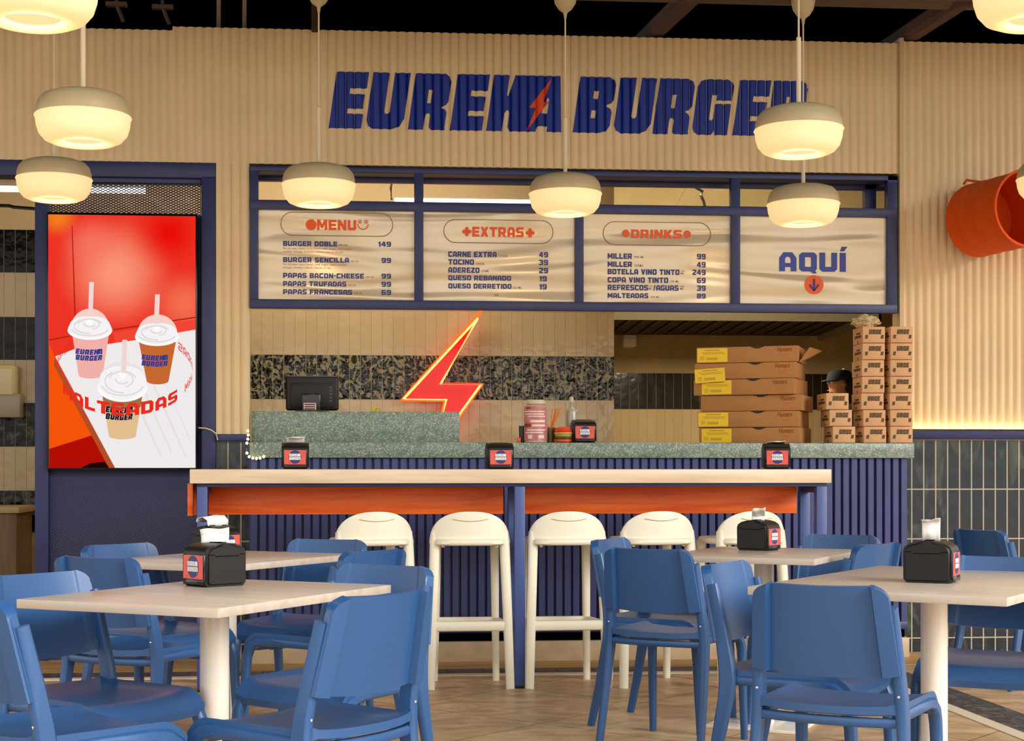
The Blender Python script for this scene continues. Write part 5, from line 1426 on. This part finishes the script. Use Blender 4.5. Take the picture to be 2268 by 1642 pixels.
CH = [
 (-1.197, 3.82, 44, 'blue plastic chair cut by the left edge, nearest the camera, seat pointing right'),
 (-1.273, 4.69, 126, 'light blue chair whose backrest rises behind the left corner of the front left table'),
 (-1.31, 5.58, 27, 'dark blue chair seen from behind at the near end of the rear left table'),
 (-1.437, 6.515, 130, 'blue chair at the rear left table, directly before the navy mesh panel'),
 (-0.63, 6.94, 199, 'blue chair at the far end of the rear left table, overlapping the first white stool'),
 (-0.376, 6.045, -53, 'blue chair, back turned, between the rear left table and the white stools'),
 (-0.28, 5.085, 213, 'blue chair at the far end of the front left table, facing the camera'),
 (-0.228, 3.95, -52, 'large bright blue chair, back turned, at the right side of the front left table'),
 (0.634, 7.00, 119, 'blue chair on the left side of the rear right table, partly behind the darkest chair'),
 (0.70, 6.16, 31, 'darkest blue chair, back turned, at the near end of the rear right table'),
 (0.858, 5.22, 121, 'pale lit blue chair facing right beside the front right table'),
 (0.95, 4.265, 29, 'large blue chair, back turned, at the near end of the front right table'),
 (1.74, 7.42, 212, 'blue chair at the far end of the rear right table, before the slatted counter'),
 (1.688, 6.58, -47, 'light blue chair, back turned, on the right side of the rear right table'),
 (2.61, 8.06, 66, 'small distant dark blue chair by the dark tiled wall at right'),
 (1.88, 5.57, 208, 'blue chair at the far end of the front right table, cut by the right edge'),
]
for i, (xc, d, h, lab) in enumerate(CH):
    hx, hy = math.sin(R(h)), math.cos(R(h))
    x, y = wc(xc + 0.255*hx, d + 0.255*hy)
    if i == 0: chair0.location = (x, y, 0); chair0.rotation_euler = (0, 0, hdg(h)); chair0['label'] = lab
    else: dup(chair0, (x, y, 0), hdg(h), lab)

# ------------------------------------------------------------------ the cook behind the cartons
def skin_mesh(nodes, edges, sub=2):
    me = bpy.data.meshes.new('figure'); me.from_pydata([n[0] for n in nodes], edges, [])
    o = bpy.data.objects.new('figure', me); COL.objects.link(o)
    o.modifiers.new('skin', 'SKIN').use_smooth_shade = True
    for k, n in enumerate(nodes):
        sv = me.skin_vertices[0].data[k]; r = n[1]; sv.radius = r if isinstance(r, tuple) else (r, r); sv.use_root = (k == 0)
    s = o.modifiers.new('sub', 'SUBSURF'); s.levels = sub; s.render_levels = sub
    bpy.context.view_layer.update()
    out = bpy.data.meshes.new_from_object(o.evaluated_get(bpy.context.evaluated_depsgraph_get()))
    bpy.data.objects.remove(o); bpy.data.meshes.remove(me)
    return out
def person():
    N = []; Ed = []
    def nd(p, r, parent=None):
        N.append((p, r)); k = len(N) - 1
        if parent is not None: Ed.append((parent, k))
        return k
    pel = nd((0, 0, 0.94), (0.15, 0.105)); sp1 = nd((0, 0.005, 1.10), (0.135, 0.095), pel); ch = nd((0, 0.0, 1.27), (0.155, 0.105), sp1); up = nd((0, -0.005, 1.39), (0.11, 0.08), ch)
    nk = nd((0, 0.0, 1.47), 0.052, up); hb = nd((0, 0.022, 1.53), (0.062, 0.072), nk); hm = nd((0, 0.024, 1.60), (0.074, 0.092), hb); ht = nd((0, 0.012, 1.675), (0.066, 0.080), hm)
    for s in (-1, 1):
        sh = nd((s*0.175, -0.01, 1.385), 0.058, up); el = nd((s*0.225, -0.03, 1.12), 0.042, sh); wr = nd((s*0.19, 0.20, 1.02), 0.028, el)
        pm = nd((s*0.18, 0.265, 1.01), (0.036, 0.018), wr)
        for j, (dx, ln) in enumerate(((-0.027, 0.06), (-0.009, 0.072), (0.009, 0.068), (0.027, 0.052))):
            k1 = nd((s*0.18 + dx, 0.305, 1.005), 0.0095, pm); k2 = nd((s*0.18 + dx, 0.305 + ln*0.55, 0.992), 0.0088, k1); nd((s*0.18 + dx, 0.305 + ln*0.9, 0.972), 0.008, k2)
        t1_ = nd((s*0.142, 0.255, 1.0), 0.011, pm); nd((s*0.128, 0.295, 0.985), 0.0095, t1_)
        hp = nd((s*0.095, 0, 0.86), 0.088, pel); kn = nd((s*0.10, 0.015, 0.49), 0.058, hp); an = nd((s*0.10, -0.02, 0.09), 0.042, kn); nd((s*0.11, 0.11, 0.04), (0.042, 0.034), an)
    me = skin_mesh(N, Ed, 3)
    def bump(p, c, r, d):
        q = (Vector(p) - Vector(c)); return Vector(d) * math.exp(-q.length_squared/(r*r))
    for v in me.vertices:
        p = v.co.copy()
        if p.z > 1.49:
            d = bump(p, (0, 0.115, 1.598), 0.016, (0, 0.030, -0.004)) + bump(p, (0, 0.112, 1.615), 0.013, (0, 0.012, 0)) + bump(p, (0, 0.10, 1.533), 0.024, (0, 0.018, 0)) + bump(p, (0, 0.11, 1.565), 0.012, (0, 0.010, 0)) + bump(p, (0, 0.11, 1.645), 0.03, (0, 0.006, 0))
            for s in (-1, 1):
                d += bump(p, (s*0.033, 0.105, 1.625), 0.015, (0, -0.012, 0)) + bump(p, (s*0.078, 0.005, 1.605), 0.020, (s*0.022, -0.008, 0))
            v.co = p + d
    for pl in me.polygons: pl.use_smooth = True
    me.materials.append(M['skin'])
    t = bpy.data.objects.new('person', me); COL.objects.link(t)
    tag(t, 'person in a black cap seen in profile behind the burger boxes', 'person')
    def garment(name, test, off, m):
        b = BM(); b.from_mesh(me); b.normal_update()
        bmesh.ops.delete(b, geom=[f for f in b.faces if not test(f.calc_center_median())], context='FACES')
        for v in b.verts: v.co += v.normal * off
        obj(name, b, m, t, 60, False)
    garment('shirt', lambda c: 0.93 < c.z < 1.455 and not (c.y > 0.06 and abs(c.x) > 0.13 and c.z < 1.10), 0.010, M['cloth'])
    garment('trousers', lambda c: 0.08 < c.z <= 0.95 and c.y < 0.14, 0.011, M['jeans'])
    garment('shoe', lambda c: c.z <= 0.10, 0.010, M['blackgloss'])
    garment('hair', lambda c: c.z > 1.55 and (c.y < 0.0 or c.z > 1.66) and not (abs(c.x) > 0.075 and c.z < 1.63 and c.y > -0.02), 0.008, M['hair'])
    b = BM(); vs = lathe(b, [(0.094, 1.645), (0.095, 1.66), (0.088, 1.690), (0.068, 1.715), (0.03, 1.727), (0.0, 1.729)], 32, Matrix.Translation((0, 0.012, 0)) @ Matrix.Diagonal((0.93, 1.12, 1, 1)), False)
    def br(u, v):
        a = PI*(0.12 + 0.76*u); return (0.09*math.cos(a)*(1 - 0.1*v), 0.012 + 0.105*math.sin(a) + 0.050*v*math.sin(a), 1.646 - 0.012*v*v)
    grid_shell(b, br, 14, 5, lambda u, v: 0.005, lambda u, v: Vector((0, 0, 1)))
    cp = obj('cap', b, M['cloth'], t, 60)
    b = BM(); grid_shell(b, lambda u, v: (-0.03 + 0.06*u, -0.02 + 0.05*v, 1.736 - 0.05*abs(u - 0.5)**2*4 - 0.02*v), 6, 4, lambda u, v: 0.003, lambda u, v: Vector((0, 0, 1))); obj('cap_patch', b, M['white'], cp, 60)
    for s in (-1, 1):
        b = BM(); bmesh.ops.create_uvsphere(b, u_segments=12, v_segments=8, radius=0.0115, matrix=Matrix.Translation((s*0.033, 0.096, 1.624))); obj('eye', b, M['white'], t)
    b = BM(); rsweep(b, [(-0.022, 0.108, 1.563), (0, 0.118, 1.5645), (0.022, 0.108, 1.563)], (0.003, 0.004), Vector((0, 0, 1))); obj('lips', b, mat('lips', rgb(160, 92, 76), 0.5), t)
    return t
pe = person()
x, y = wc((1864 - PXC) * 12.3 / FPX, 12.3)
pe.location = (x, y, Za(1850, 848, y) - 1.625); pe.rotation_euler = (0, 0, R(97))
fz = pe.location.z
bm = BM(); box(bm, XC + 0.05, 6.4, 11.2, RY - 0.02, 0.0, max(0.02, fz - 0.002)); struct('floor_kitchen', bm, mat('kitchen_floor_step', rgb(120, 100, 80), 0.6))

# warm strip of light hidden in the ledge under the right-hand corrugated wall
led = bpy.data.lights.new('ledge_strip', 'AREA'); led.shape = 'RECTANGLE'; led.size = XR - XJ; led.size_y = 0.012; led.energy = 24; led.color = (1.0, 0.74, 0.40)
lo = bpy.data.objects.new('ledge_strip', led); lo.location = ((XR + XJ)/2, WY - 0.027, ZLEDGE - 0.012); lo.rotation_euler = (R(180 - 14), 0, 0); COL.objects.link(lo)

# names of the setting stay as they are; every linked object is updated once
bpy.context.view_layer.update()
